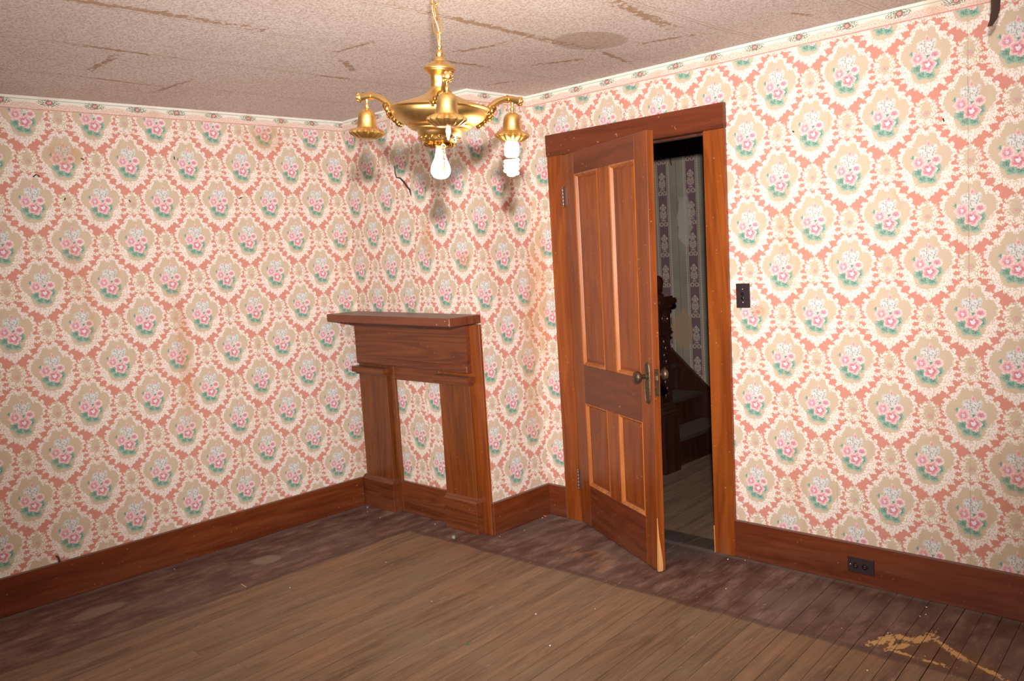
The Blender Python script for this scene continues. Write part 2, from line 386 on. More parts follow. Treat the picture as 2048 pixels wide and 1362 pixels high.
def make_floor():
    g = G('worn_painted_floorboards')
    P = g.pos(); x, y, z = g.sep(P); r = g.rnd()
    q = g.comb(x * 26.0 + r * 40.0, y * 1.6 + r * 17.0, r * 9.0)
    n1 = g.noise(q, 1.0, 4, 0.65, 0.5)
    n2 = g.noise(g.comb(x * 9.0 + r * 30.0, y * 0.7, r * 5.0), 1.0, 2, 0.5, 1.5)
    rings = g.math('PINGPONG', g.math('FRACT', n2 * 11.0), 0.5) * 2.0
    bare = g.ramp(n1 * 0.7 + rings * 0.13 + r * 0.16, [(0.26, lc(92, 70, 52)), (0.46, lc(122, 96, 74)), (0.64, lc(138, 109, 84)), (0.8, lc(154, 122, 92))])
    gm = g.noise(P, 1.7, 3, 0.6)
    bare = g.mix(g.lin(gm, 0.50, 0.72) * 0.5, bare, lc(126, 110, 90))
    bare = g.mix(g.lin(gm, 0.46, 0.30) * 0.4, bare, lc(150, 106, 70))
    pn = g.noise(g.vm('MULTIPLY', P, (14.0, 5.0, 1.0)), 1.0, 3, 0.65)
    paint = g.ramp(pn, [(0.3, lc(76, 50, 42)), (0.48, lc(98, 70, 59)), (0.62, lc(120, 93, 80)), (0.76, lc(142, 120, 106))])
    paint = g.mix(g.lin(gm, 0.50, 0.68) * 0.5, paint, lc(118, 102, 92))
    # the bare field left by a carpet: x > -0.47 and y < -0.62
    ed = g.noise(P, 5.0, 4, 0.6) - 0.5
    ed2 = gm - 0.5
    m1 = g.lin(x + ed * 0.05 + ed2 * 0.10 + 0.47, -0.02, 0.02)
    yy = g.math('MULTIPLY_ADD', x, -0.035, y) + 0.655
    m2 = g.lin(yy * -1.0 + ed * 0.07, -0.025, 0.025)
    m = m1 * m2
    hall = g.lin(y, 0.125, 0.135)
    m = g.math('MAXIMUM', m, hall)
    # old wear inside the painted margin
    def sp(cx, cy, rx, ry, k):
        qq = g.vm('LENGTH', g.vm('MULTIPLY', g.vm('SUBTRACT', P, (cx, cy, 0)), (1 / rx, 1 / ry, 0))) + ed * 0.8
        return g.lin(qq, 1.0, 0.75) * k
    c = g.mix(m, paint, bare)
    c = g.mix(g.math('MAXIMUM', sp(-.735, -1.42, .07, .08, .75), sp(-.79, -2.25, .06, .14, .6)), c, lc(140, 122, 104))
    c = g.mix(g.math('MAXIMUM', sp(.60, -.40, .24, .09, .30), sp(.78, -.50, .12, .06, .3)) * g.lin(pn, 0.42, 0.58), c, lc(168, 122, 84))
    c = g.mix(g.lin(m * (1.0 - m), 0.02, 0.2) * 0.5 * (1.0 - hall), c, lc(66, 46, 36))
    # floor darkened at the doorway
    thr = g.lin(y, -0.30, 0.02) * g.lin(y, 0.135, 0.125) * g.lin(x, .55, .75) * g.lin(x, 1.35, 1.05)
    c = g.mix(thr * 0.75, c, lc(62, 54, 48))
    # varnish stripped to raw pine by the right-hand wall
    q2 = g.vm('LENGTH', g.vm('MULTIPLY', g.comb(x - 2.26, y + 0.47, 0.0), (1 / 0.22, 1 / 0.11, 0)))
    c = g.mix(g.lin(q2, 1.05, 0.8) * 0.5, c, lc(110, 74, 40))
    seg = None
    for x0, y0, x1, y1, wd in ((2.064, -.52, 2.1, -.411, .02), (2.1, -.411, 2.162, -.406, .022), (2.162, -.43, 2.205, -.335, .022), (2.203, -.335, 2.291, -.408, .014), (2.291, -.408, 2.373, -.463, .014),
                               (2.373, -.463, 2.49, -.51, .012), (2.115, -.526, 2.231, -.537, .008), (2.231, -.537, 2.305, -.536, .010), (2.10, -.41, 2.115, -.52, .007), (2.16, -.45, 2.13, -.51, .014)):
        cx, cy, L = (x0 + x1) / 2, (y0 + y1) / 2, math.hypot(x1 - x0, y1 - y0) / 2
        ux, uy = (x1 - x0) / (2 * L), (y1 - y0) / (2 * L); dv = g.vm('SUBTRACT', P, (cx, cy, 0)); L += 0.008
        m_ = g.math('MAXIMUM', g.vm('DOT_PRODUCT', dv, (ux / L, uy / L, 0)).abs(), g.vm('DOT_PRODUCT', dv, (-uy / wd, ux / wd, 0)).abs())
        seg = m_ if seg is None else g.math('MINIMUM', seg, m_)
    rg2 = g.noise(g.vm('MULTIPLY', P, (90.0, 45.0, 1.0)), 1.0, 2, 0.7)
    c = g.mix(g.lin(seg + (rg2 - 0.5) * 3.4 + (pn - 0.5) * 3.0, 1.05, 0.7) * 0.9, c, lc(206, 164, 108))
    # scratches
    s1 = g.noise(g.vm('MULTIPLY', P, (60.0, 9.0, 1.0)), 1.0, 2, 0.5, 2.0)
    c = g.mix(g.lin(s1, 0.68, 0.73) * 0.4, c, lc(176, 156, 134))
    dust = g.lin(x, -1.04, -1.09) * 0.5
    c = g.mix(dust, c, lc(128, 116, 104))
    c = g.mix(g.lin(y, -0.06, -0.03) * g.lin(y, 0.0, -0.01) * 0.5, c, lc(128, 116, 104))
    return g.set(c, g.math('MULTIPLY_ADD', pn, 0.3, 0.42), spec=0.3)

M = {}
M['paper'] = make_wallpaper(); M['border'] = make_border(); M['hall_paper'] = make_hall_paper()
M['ceiling'] = make_ceiling(); M['floor'] = make_floor()
WD, WM, WL = lc(98, 42, 12), lc(132, 64, 18), lc(160, 84, 24)       # varnished pine, upright boards; their orange sheen is put into the colour
HD, HM, HL = lc(80, 34, 16), lc(106, 48, 22), lc(126, 62, 30)       # level boards; the redder, darker sheen of crosswise grain is painted in
M['wood_z'] = make_wood('varnished_pine_upright', WD, WM, WL, 2, wear=0.35)
M['wood_x'] = make_wood('varnished_pine_level_x', HD, HM, HL, 0, wear=0.35)
M['wood_y'] = make_wood('varnished_pine_level_y', HD, lc(106, 47, 17), lc(130, 64, 22), 1, wear=0.35)
M['mantel_x'] = make_wood('mantel_pine_level', lc(78, 34, 16), lc(104, 50, 22), lc(126, 66, 30), 0, scale=1.0, wear=0.2, figure=2.0, stretch=0.4)
M['mantel_z'] = make_wood('mantel_pine_upright', lc(80, 36, 12), lc(108, 54, 16), lc(132, 70, 22), 2, wear=0.2, figure=1.3)
M['shelf_dust'] = make_wood('dusty_shelf_pine', lc(90, 44, 28), lc(112, 58, 36), lc(126, 72, 48), 0, rough=0.45, dust=0.75)
M['bead'] = make_wood('pale_moulding_pine', lc(120, 64, 26), lc(160, 92, 42), lc(190, 118, 64), 2, rough=0.28)  # panel mouldings, lighter than the boards around them
M['raw_wood'] = make_wood('raw_splintered_pine', lc(176, 116, 62), lc(206, 148, 92), lc(222, 170, 116), 2, rough=0.8, spec=0.1)
M['dark_wood'] = make_wood('dark_mahogany_stair', lc(34, 16, 12), lc(52, 26, 19), lc(70, 36, 26), 2, rough=0.3)
M['dark_wood_y'] = make_wood('dark_stair_tread', lc(44, 34, 28), lc(62, 48, 40), lc(84, 68, 58), 1, rough=0.5)
M['jamb'] = make_wood('door_jamb_pine', lc(70, 36, 26), lc(90, 50, 36), lc(110, 66, 48), 2)
g_ = G('aged_brass')
gn = g_.noise(g_.obj(), 60, 3)
M['brass'] = g_.set(g_.mix(g_.lin(gn, 0.4, 0.75) * 0.4, (0.74, 0.48, 0.17), (0.46, 0.26, 0.07)), g_.math('MULTIPLY_ADD', gn, 0.2, 0.26), 1.0)
M['brass_dark'] = plain('tarnished_brass', (0.58, 0.33, 0.09), 0.3, 1.0, col2=(0.22, 0.11, 0.03), var=0.8, nscale=90)
M['cord'] = plain('tan_fabric_cord', lc(196, 140, 100), 0.8)
M['steel'] = plain('beaded_steel', (0.75, 0.72, 0.68), 0.3, 1.0)
M['bulb'] = plain('frosted_white_glass', (0.93, 0.93, 0.96), 0.3, var=0.02)
g_ = G('lit_fluorescent_tube'); g_.set((0.95, 0.9, 0.8), 0.4)
g_.b.inputs['Emission Color'].default_value = (1.0, 0.80, 0.52, 1); g_.b.inputs['Emission Strength'].default_value = 14.0
M['cfl'] = g_.m
M['cfl_base'] = plain('white_plastic_base', (0.9, 0.87, 0.8), 0.4, var=0.03)
M['plate'] = plain('brown_bakelite', lc(52, 38, 40), 0.35, var=0.3)
M['plate_dark'] = plain('black_bakelite_button', lc(26, 20, 22), 0.3)
M['screw'] = plain('dull_brass_screw', (0.55, 0.5, 0.42), 0.35, 1.0)
M['iron'] = plain('old_bronze_hardware', lc(104, 84, 62), 0.42, 0.75, col2=lc(58, 48, 38), var=0.8, nscale=120, bump=0.4)
M['hinge'] = plain('painted_steel_hinge', lc(122, 108, 96), 0.4, 0.7, col2=lc(150, 92, 80), var=0.8, nscale=60)
M['rust'] = plain('rusty_iron', lc(74, 54, 42), 0.7, 0.3)
M['dusty'] = plain('dusty_top_edge', lc(128, 98, 84), 0.8)
M['subfloor'] = plain('dark_subfloor', lc(40, 30, 24), 0.9)
M['plaster'] = plain('grey_plaster', lc(120, 112, 104), 0.9, nscale=6)
M['crack'] = plain('dark_torn_paper', lc(52, 38, 30), 0.9)  # dark tone of the tears and nicks in the wallpaper
M['crumb'] = plain('white_plaster_crumb', lc(226, 216, 202), 0.9)
M['green'] = plain('green_plastic_scrap', lc(30, 120, 62), 0.5)
M['pinkscrap'] = plain('pink_paper_scrap', lc(226, 120, 124), 0.8)
M['shaving'] = plain('pale_wood_splinter', lc(200, 158, 110), 0.8)
g_ = G('swirled_marble_ball'); gx, gy, gz = g_.sep(g_.obj())
sw = g_.noise(g_.obj(), 60, 2, 0.5, 1.0)
M['ball'] = g_.set(g_.ramp(sw, [(0.42, lc(84, 104, 96)), (0.52, lc(120, 120, 98)), (0.6, lc(180, 138, 70))]), 0.35)
M['glass'] = plain('milky_glass_drop', (0.85, 0.82, 0.8), 0.15)

# ------------------------------------------------------------------ mesh helpers
def add_box(bm, x0, x1, y0, y1, z0, z1, mat=None):
    vs = [bm.verts.new(p) for p in ((x0, y0, z0), (x1, y0, z0), (x1, y1, z0), (x0, y1, z0), (x0, y0, z1), (x1, y0, z1), (x1, y1, z1), (x0, y1, z1))]
    fs = [bm.faces.new([vs[i] for i in f]) for f in ((0, 3, 2, 1), (4, 5, 6, 7), (0, 1, 5, 4), (1, 2, 6, 5), (2, 3, 7, 6), (3, 0, 4, 7))]
    if mat is not None:
        for f in fs: f.material_index = mat
    return vs
def add_prism(bm, quad0, quad1):
    """two matching loops of points -> closed prism"""
    a = [bm.verts.new(p) for p in quad0]; b = [bm.verts.new(p) for p in quad1]; n = len(a)
    bm.faces.new(list(reversed(a))); bm.faces.new(b)
    for i in range(n): bm.faces.new((a[i], a[(i + 1) % n], b[(i + 1) % n], b[i]))
def add_lathe(bm, prof, seg=40, mod=None, origin=(0, 0, 0), caps=True):
    """prof: (radius, height); mod(theta, i) -> (dr, dz)"""
    ox, oy, oz = origin; rings = []
    for i, (r, h) in enumerate(prof):
        ring = []
        for k in range(seg):
            a = 2 * PI * k / seg; dr, dz = mod(a, i) if mod else (0, 0)
            ring.append(bm.verts.new((ox + (r + dr) * math.cos(a), oy + (r + dr) * math.sin(a), oz + h + dz)))
        rings.append(ring)
    for p, q in zip(rings, rings[1:]):
        for k in range(seg): bm.faces.new((p[k], p[(k + 1) % seg], q[(k + 1) % seg], q[k]))
    if caps: bm.faces.new(list(reversed(rings[0]))); bm.faces.new(rings[-1])
def add_tube(bm, pts, rad, seg=10, closed=False):
    pts = [Vector(p) for p in pts]; n = len(pts); rings = []
    up = None
    for i, p in enumerate(pts):
        if closed: t = (pts[(i + 1) % n] - pts[i - 1]).normalized()
        else: t = (pts[min(i + 1, n - 1)] - pts[max(i - 1, 0)]).normalized()
        if up is None: up = t.orthogonal().normalized()
        up = (up - t * up.dot(t)).normalized(); sd = t.cross(up)
        r = rad[i] if isinstance(rad, (list, tuple)) else rad
        rings.append([bm.verts.new(p + (up * math.cos(2 * PI * k / seg) + sd * math.sin(2 * PI * k / seg)) * r) for k in range(seg)])
    m = n if closed else n - 1
    for i in range(m):
        a, b = rings[i], rings[(i + 1) % n]
        for k in range(seg): bm.faces.new((a[k], a[(k + 1) % seg], b[(k + 1) % seg], b[k]))
    if not closed: bm.faces.new(list(reversed(rings[0]))); bm.faces.new(rings[-1])
def add_ball(bm, c, r, seg=12, rings=8, s=(1, 1, 1)):
    prof = []
    vs0 = set(bm.verts)
    bmesh.ops.create_uvsphere(bm, u_segments=seg, v_segments=rings, radius=r)
    for v in bm.verts:
        if v not in vs0: v.co = Vector((v.co.x * s[0] + c[0], v.co.y * s[1] + c[1], v.co.z * s[2] + c[2]))
def bevel(bm, w, seg=1):
    bmesh.ops.bevel(bm, geom=list(bm.edges), offset=w, segments=seg, affect='EDGES', clamp_overlap=True)
def obj(name, bm, mat, parent=None, smooth=False, uvf=None, angle=0.75, fn=None):
    if fn:
        for v in bm.verts: v.co = Vector(fn(v.co))
    bmesh.ops.recalc_face_normals(bm, faces=bm.faces)
    if smooth:
        for f in bm.faces: f.smooth = True
        for e in bm.edges:
            if len(e.link_faces) == 2 and e.calc_face_angle(0) > angle: e.smooth = False
    if uvf:
        lay = bm.loops.layers.uv.new('UVMap')
        for f in bm.faces:
            for l in f.loops: l[lay].uv = uvf(l.vert.co, f.normal)
    me = bpy.data.meshes.new(name); bm.to_mesh(me); bm.free()
    for m_ in (mat if isinstance(mat, list) else [mat]): me.materials.append(m_)
    o = bpy.data.objects.new(name, me); COL.objects.link(o)
    if parent is not None: o.parent = parent
    return o
def tag(o, label=None, cat=None, group=None, kind=None):
    if label: o['label'] = label
    if cat: o['category'] = cat
    if group: o['group'] = group
    if kind: o['kind'] = kind
    return o
def empty(name, loc=(0, 0, 0), rot=None):
    o = bpy.data.objects.new(name, None); COL.objects.link(o); o.location = loc; o.empty_display_size = 0.1
    if rot: o.rotation_euler = rot
    return o
def boxobj(name, b, mat, parent=None, bev=0.0, fn=None):
    bm = bmesh.new(); add_box(bm, *b)
    if bev: bevel(bm, bev)
    return obj(name, bm, mat, parent, fn=fn)

# ------------------------------------------------------------------ room shell
def paper_uv(u0, v0, axis):
    return lambda co, nrm: ((co[axis] - u0), co.z - v0)
bm = bmesh.new(); add_box(bm, -W - 0.12, -W, YB, 0.12, 0, H)
tag(obj('wall_left', bm, M['paper'], uvf=paper_uv(-1.609, 1.866, 1)), 'left wall in pink floral medallion wallpaper', 'wall', kind='structure')
bm = bmesh.new()
ro0, ro1, rot_ = A0 - 0.025, A1 + 0.02, Z1 + 0.025
add_box(bm, -W, ro0, 0, WT, 0, H, 0); add_box(bm, ro1, XE, 0, WT, 0, H, 0); add_box(bm, ro0, ro1, 0, WT, rot_, H, 0)
wr = obj('wall_right', bm, [M['paper'], M['plaster']], uvf=paper_uv(1.943, 1.942, 0))
for pgn in wr.data.polygons:
    if pgn.normal.y > 0.5: pgn.material_index = 1
tag(wr, 'right wall in pink floral wallpaper around the open door', 'wall', kind='structure')
bm = bmesh.new(); add_box(bm, -W, -0.5, -D, 0, 0, H); 
wc = obj('wall_chimney', bm, M['paper'], uvf=lambda co, n: (co.x + .737, co.z - 1.861))
tag(wc, 'papered chimney breast in the corner above the mantel', 'wall', kind='structure')
bm = bmesh.new(); add_box(bm, -0.5, 0, -D, 0, 0, H)
def uvc(co, n):
    return (co.x + .424, co.z - 1.900) if abs(n.y) > 0.5 else (co.y + .257, co.z - 1.484)
tag(obj('paper_strip', bm, M['paper'], wc, uvf=uvc))
bm = bmesh.new(); add_box(bm, -W, XE, YB - 0.12, YB, 0, H)
tag(obj('wall_back', bm, M['paper'], uvf=paper_uv(0, 1.9, 0)), 'papered wall behind the photographer', 'wall', kind='structure')
bm = bmesh.new(); add_box(bm, XE, XE + 0.12, YB, WT, 0, H)
tag(obj('wall_side', bm, M['paper'], uvf=paper_uv(0, 1.9, 1)), 'papered wall to the right of the photographer', 'wall', kind='structure')
bm = bmesh.new(); add_box(bm, -W - 0.12, XE + 0.12, YB - 0.12, WT, H, H + 0.1)
tag(obj('ceiling', bm, M['ceiling']), 'stained ceiling papered in mottled strips with torn seams', 'ceiling', kind='structure')

# wallpaper border strips under the ceiling
def border(name, quad, uo, axis, label):
    """thin strip standing 1 mm proud of the wall; quad = x0,x1,y0,y1"""
    bm = bmesh.new(); add_box(bm, *quad, H - 0.062, H)
    tag(obj(name, bm, M['border'], uvf=lambda co, n: (co[axis] - uo, co.z - (H - 0.062))), label, 'border', kind='structure')
border('trim_1', (-W, -W + 0.0015, YB, -D), -2.105, 1, 'floral paper border along the top of the left wall')
border('trim_2', (-W, 0, -D - 0.0015, -D), -0.15, 0, 'floral paper border across the chimney breast')
border('trim_3', (0, 0.0015, -D, 0), -0.12, 1, 'floral paper border on the side of the chimney breast')
border('trim_4', (0, XE, -0.0015, 0), 0.36, 0, 'floral paper border along the top of the right wall')

# floorboards
fl_o = bmesh.new(); add_box(fl_o, -W - 0.12, XE + 0.12, YB - 0.12, WT + 0.005, -0.06, -0.018)
floor = tag(obj('floor', fl_o, M['subfloor']), 'bare worn board floor with a dark painted margin', 'floor', kind='structure')
SK = 0.075; PW = 0.0655; rp = random.Random(11)
def plank(x0, y0, y1, parent, pw=PW, gap=0.0009):
    bm = bmesh.new(); dz = rp.uniform(-0.0008, 0.0004); gp = gap + (0.0012 if rp.random() < 0.12 else 0)
    f = lambda x, y: x - SK * y
    a = [(f(x0 + gp, y0), y0), (f(x0 + pw - gp, y0), y0), (f(x0 + pw - gp, y1), y1), (f(x0 + gp, y1), y1)]
    add_prism(bm, [(p[0], p[1], -0.018) for p in a], [(p[0], p[1], dz) for p in a])
    return obj('plank', bm, M['floor'], parent)
k0 = int((-W - 0.1 - 0.35) / PW) - 1; k1 = int((XE + 0.02) / PW) + 1
for k in range(k0, k1):
    x0 = 0.002 + k * PW
    joints = sorted([YB - 0.1, WT] + [rp.uniform(-3.9, -0.9)])
    for ya, yb in zip(joints, joints[1:]):
        xa, xb = x0 - SK * ya, x0 - SK * yb
        if max(xa, xb) < -W - 0.1 or min(xa, xb) > XE + 0.1: continue
        plank(x0, ya + 0.0008, yb - 0.0008, floor)

# baseboards with a thin square-edged cap
def baseboard(name, b, mat, label, capb):
    e = boxobj(name, b, M[mat], bev=0.002)
    tag(e, label, 'baseboard', kind='structure')
    boxobj('dusty_top', (b[0], b[1], b[2], b[3], HB, HB + 0.0012), M['dusty'], e)
    return e
baseboard('baseboard_left', (-W, -W + TB, YB, -D - 0.070, 0, HB), 'wood_y', 'long varnished baseboard below the left wall', None)
baseboard('baseboard_right', (A1B + CW - 0.001, XE, -TB, 0, 0, HB), 'wood_x', 'varnished baseboard with an outlet right of the door', None)
baseboard('baseboard_chimney', (0, TB, -D - 0.018, -TB, 0, HB), 'wood_y', 'short baseboard on the side of the chimney breast', None)
baseboard('baseboard_corner', (0, A0 - CW, -TB, 0, 0, HB), 'wood_x', 'short baseboard between chimney breast and door casing', None)

# ------------------------------------------------------------------ door casing, jambs
cas = tag(empty('trim_5', (0, 0, 0)), 'varnished wooden door casing with a plain flat header', 'door casing', kind='structure')
def casing_side(xb0, xb1, xt0, xt1, name='side_casing'):
    bm = bmesh.new()
    add_prism(bm, [(xb0, -TC, 0), (xb1, -TC, 0), (xb1, 0, 0), (xb0, 0, 0)], [(xt0, -TC, Z1), (xt1, -TC, Z1), (xt1, 0, Z1), (xt0, 0, Z1)])
    bevel(bm, 0.003, 2); return obj(name, bm, M['wood_z'], cas)
casing_side(A0 - CW, A0, A0 - CW, A0); casing_side(A1B, A1B + CW, A1, A1 + CW)
boxobj('splintered_edge', (A1B - 0.0012, A1B + 0.0035, -TC - 0.0008, -TC + 0.006, 0.0, 0.135), M['raw_wood'], cas)
boxobj('header_casing', (A0 - CW - 0.003, A1 + CW + 0.003, -TC - 0.004, 0, Z1, Z2), M['wood_x'], cas, 0.003)
boxobj('side_jamb', (A0 - 0.025, A0 - 0.005, 0, WT, 0, Z1 + 0.02), M['jamb'], cas)
bm = bmesh.new(); add_prism(bm, [(A1B + 0.005, 0, 0), (A1 + 0.02, 0, 0), (A1 + 0.02, WT, 0), (A1B + 0.005, WT, 0)],
                            [(A1 + 0.004, 0, Z1 + 0.02), (A1 + 0.02, 0, Z1 + 0.02), (A1 + 0.02, WT, Z1 + 0.02), (A1 + 0.004, WT, Z1 + 0.02)])
obj('side_jamb', bm, M['jamb'], cas)
boxobj('head_jamb', (A0 - 0.005, A1 + 0.004, 0, WT, Z1 + 0.003, Z1 + 0.024), M['jamb'], cas)
boxobj('door_stop', (A0 - 0.005, A0 + 0.008, 0.04, 0.075, 0, Z1 + 0.003), M['jamb'], cas, 0.002)
boxobj('door_stop', (A0 + 0.008, A1 - 0.008, 0.04, 0.075, Z1 - 0.009, Z1 + 0.003), M['jamb'], cas, 0.002)

# ------------------------------------------------------------------ door slab (slightly warped), hung on the left jamb
DWID, DT, DTOP, DBOT = 0.858, 0.036, 2.0266, 0.006
THM = 0.5 * (THT + THB)
door = tag(empty('door_1', (A0, -TC, 0), (0, 0, -THM)), 'varnished four-panel wooden door standing ajar into the room', 'door', kind='structure')
def dfn(co):
    th = -((THB + (THT - THB) * co.z / 2.03) - THM)
    c_, s_ = math.cos(th), math.sin(th)
    return (co.x * c_ - co.y * s_, co.x * s_ + co.y * c_, co.z)
def dbox(name, u0, u1, z0, z1, mat, n0=0.0, n1=DT, bev=0.0015, parent=None):
    bm = bmesh.new(); add_box(bm, u0, u1, n0, n1, z0, z1)
    if bev: bevel(bm, bev)
    return obj(name, bm, M[mat], parent or door, fn=dfn)
ST = 0.127; P0, P1, P2, P3 = ST, 0.384, 0.505, 0.748
R = [(DBOT, 0.238), (0.694, 0.902), (1.914, DTOP)]
dbox('stile', 0.003, ST, DBOT, DTOP, 'wood_z'); dbox('stile', P3, DWID, DBOT, DTOP, 'wood_z')
for z0, z1 in R: dbox('rail', ST, P3, z0, z1, 'wood_x')
for z0, z1 in ((0.238, 0.694), (0.902, 1.914)):
    dbox('mullion', P1, P2, z0, z1, 'wood_z')
    for a, b in ((P0, P1), (P2, P3)):
        # recessed panel with a raised field
        bm = bmesh.new(); add_box(bm, a, b, 0.014, 0.024, z0, z1)
        obj('panel', bm, M['wood_z'], door, fn=dfn)
        bm = bmesh.new(); m1_, m2_ = 0.022, 0.036
        add_prism(bm, [(a + m1_, 0.0145, z0 + m1_), (b - m1_, 0.0145, z0 + m1_), (b - m1_, 0.0145, z1 - m1_), (a + m1_, 0.0145, z1 - m1_)],
                  [(a + m2_, 0.0085, z0 + m2_), (b - m2_, 0.0085, z0 + m2_), (b - m2_, 0.0085, z1 - m2_), (a + m2_, 0.0085, z1 - m2_)])
        obj('raised_field', bm, M['wood_z'], door, fn=dfn)
        # quarter-round panel moulding, mitred
        bm = bmesh.new(); prof = [(0.0, 0.0), (0.004, -0.002), (0.009, 0.002), (0.012, 0.006), (0.017, 0.012), (0.018, 0.0145), (0.0, 0.0145)]
        loops = []
        for (cu, cz, su, sz) in ((a, z0, 1, 1), (b, z0, -1, 1), (b, z1, -1, -1), (a, z1, 1, -1)):
            loops.append([bm.verts.new((cu + su * p_, q_, cz + sz * p_)) for p_, q_ in prof])
        for i in range(4):
            A_, B_ = loops[i], loops[(i + 1) % 4]
            for j in range(len(prof)): bm.faces.new((A_[j], A_[(j + 1) % len(prof)], B_[(j + 1) % len(prof)], B_[j]))
        obj('panel_moulding', bm, M['bead'], door, fn=dfn)
# splintered corner of the latch stile: raw wood showing along the arris
bm = bmesh.new()
zz = [0.004, 0.03, 0.07, 0.12, 0.17, 0.22, 0.26]
wf = [0.012, 0.013, 0.011, 0.009, 0.005, 0.003, 0.001]; we = [0.022, 0.024, 0.021, 0.014, 0.007, 0.003, 0.001]
prev = None
for z_, f_, e_ in zip(zz, wf, we):
    cur = [bm.verts.new(p) for p in ((DWID - f_, -0.0006, z_), (DWID + 0.0006, -0.0006, z_), (DWID + 0.0006, e_, z_), (DWID - 0.002, e_ - 0.002, z_))]
    if prev:
        for j in range(4): bm.faces.new((prev[j], prev[(j + 1) % 4], cur[(j + 1) % 4], cur[j]))
    else: bm.faces.new(list(reversed(cur)))
    prev = cur
bm.faces.new(prev)
tag(obj('splintered_corner', bm, M['raw_wood'], door, fn=dfn), 'raw pale wood where the door corner has split')
# hardware
esc = bmesh.new(); pts = []
for k in range(24):
    a = 2 * PI * k / 24; sx_, sz_ = math.cos(a), math.sin(a)
    hx = 0.0235 * (abs(sx_) ** 0.6) * (1 if sx_ > 0 else -1); hz = 0.098 * (abs(sz_) ** 0.75) * (1 if sz_ > 0 else -1)
    pts.append((0.808 + hx, 0.887 + hz))
add_prism(esc, [(p[0], 0.0, p[1]) for p in pts], [(0.808 + (p[0] - 0.808) * 0.86, -0.0045, 0.887 + (p[1] - 0.887) * 0.95) for p in pts])
escutcheon = obj('escutcheon_plate', esc, M['iron'], door, fn=dfn)
bm = bmesh.new()                                            # raised rim and embossed beads
add_tube(bm, [(0.808 + (p[0] - 0.808) * 0.88, -0.0045, 0.887 + (p[1] - 0.887) * 0.94) for p in pts], 0.0016, 6, closed=True)
for k in range(7):
    add_ball(bm, (0.808, -0.0045, 0.815 + k * 0.009), 0.0045 - 0.0004 * abs(k - 3), 8, 5, (1.6, 0.5, 0.8))
    add_ball(bm, (0.808, -0.0045, 0.944 + k * 0.0055), 0.0038, 8, 5, (1.8, 0.5, 0.7))
obj('embossed_rim', bm, M['iron'], escutcheon, smooth=True, fn=dfn)
def knob(n0, sgn):
    bm = bmesh.new(); prof = [(0.0, 0.0), (0.016, 0.001), (0.016, 0.006), (0.010, 0.010), (0.0085, 0.03), (0.010, 0.034), (0.022, 0.038), (0.0275, 0.046), (0.0285, 0.053), (0.025, 0.061), (0.015, 0.066), (0.001, 0.068)]
    add_lathe(bm, prof, 28)
    for v in bm.verts: v.co = Vector((0.808 + v.co.x, n0 + sgn * v.co.z, 0.920 + v.co.y))
    return obj('door_knob', bm, M['iron'], door, smooth=True, fn=dfn)
knob(-0.004, -1); knob(DT, 1)
bm = bmesh.new(); add_box(bm, DWID - 0.0005, DWID + 0.0015, 0.007, 0.029, 0.83, 0.955); lp = obj('latch_plate', bm, M['iron'], door, fn=dfn)
bm = bmesh.new(); add_prism(bm, [(DWID + 0.0015, 0.012, 0.905), (DWID + 0.0015, 0.024, 0.905), (DWID + 0.0015, 0.024, 0.925), (DWID + 0.0015, 0.012, 0.925)],
          [(DWID + 0.009, 0.013, 0.905), (DWID + 0.0025, 0.024, 0.905), (DWID + 0.0025, 0.024, 0.925), (DWID + 0.009, 0.013, 0.925)])
obj('latch_bolt', bm, M['screw'], lp, fn=dfn)
for zc in (1.805, 0.245):
    bm = bmesh.new()
    for k in range(5): add_lathe(bm, [(0.0058, 0.0), (0.0062, 0.0008), (0.0062, 0.0172), (0.0058, 0.018)], 14, origin=(-0.004, -0.006, zc - 0.0465 + k * 0.0187))
    add_ball(bm, (-0.004, -0.006, zc + 0.052), 0.0062, 10, 6); add_ball(bm, (-0.004, -0.006, zc - 0.052), 0.0062, 10, 6)
    hg = obj('hinge', bm, M['hinge'], door, smooth=True, fn=dfn)
    bm = bmesh.new(); add_box(bm, 0.002, 0.032, -0.0015, 0.0005, zc - 0.046, zc + 0.046); obj('hinge_leaf', bm, M['hinge'], hg, fn=dfn)

# ------------------------------------------------------------------ mantel surround
man = tag(empty('fireplace_mantel', (-W / 2, -D, 0)), 'varnished wooden fireplace mantel with the firebox papered over', 'mantel')
mo = Vector((W / 2, D, 0))
def mfn(co): return co + mo
tilt = lambda x: -0.0162 * (x / W) - 0.0
def mbox(name, b, mat, bev=0.0015, parent=None, tl=False):
    bm = bmesh.new(); add_box(bm, *b)
    if bev: bevel(bm, bev)
    f = (lambda co: Vector((co.x + mo.x, co.y + mo.y, co.z + (tilt(co.x) if tl else 0)))) if tl else mfn
    return obj(name, bm, M[mat], parent or man, fn=f)
e_ = 0.0015
YF = -D - e_
mbox('back_stile', (-W + 0.002, -0.764, YF - 0.018, YF, 0, 1.155), 'mantel_z')
mbox('back_stile', (-0.357, -0.0005, YF - 0.018, YF, 0, 1.155), 'wood_z')
mbox('back_rail', (-0.764, -0.357, YF - 0.018, YF, 0.816, 1.155), 'mantel_x')
mbox('base_rail', (-0.764, -0.357, YF - 0.018, YF, 0, 0.194), 'mantel_x')
fz = mbox('frieze_board', (-1.092, -0.078, YF - 0.046, YF - 0.018, 0.890, 1.158), 'mantel_x', 0.0, tl=True)
mbox('frieze_moulding', (-1.086, -0.084, YF - 0.049, YF - 0.040, 0.892, 0.932), 'mantel_x', 0.0035, fz, tl=True)
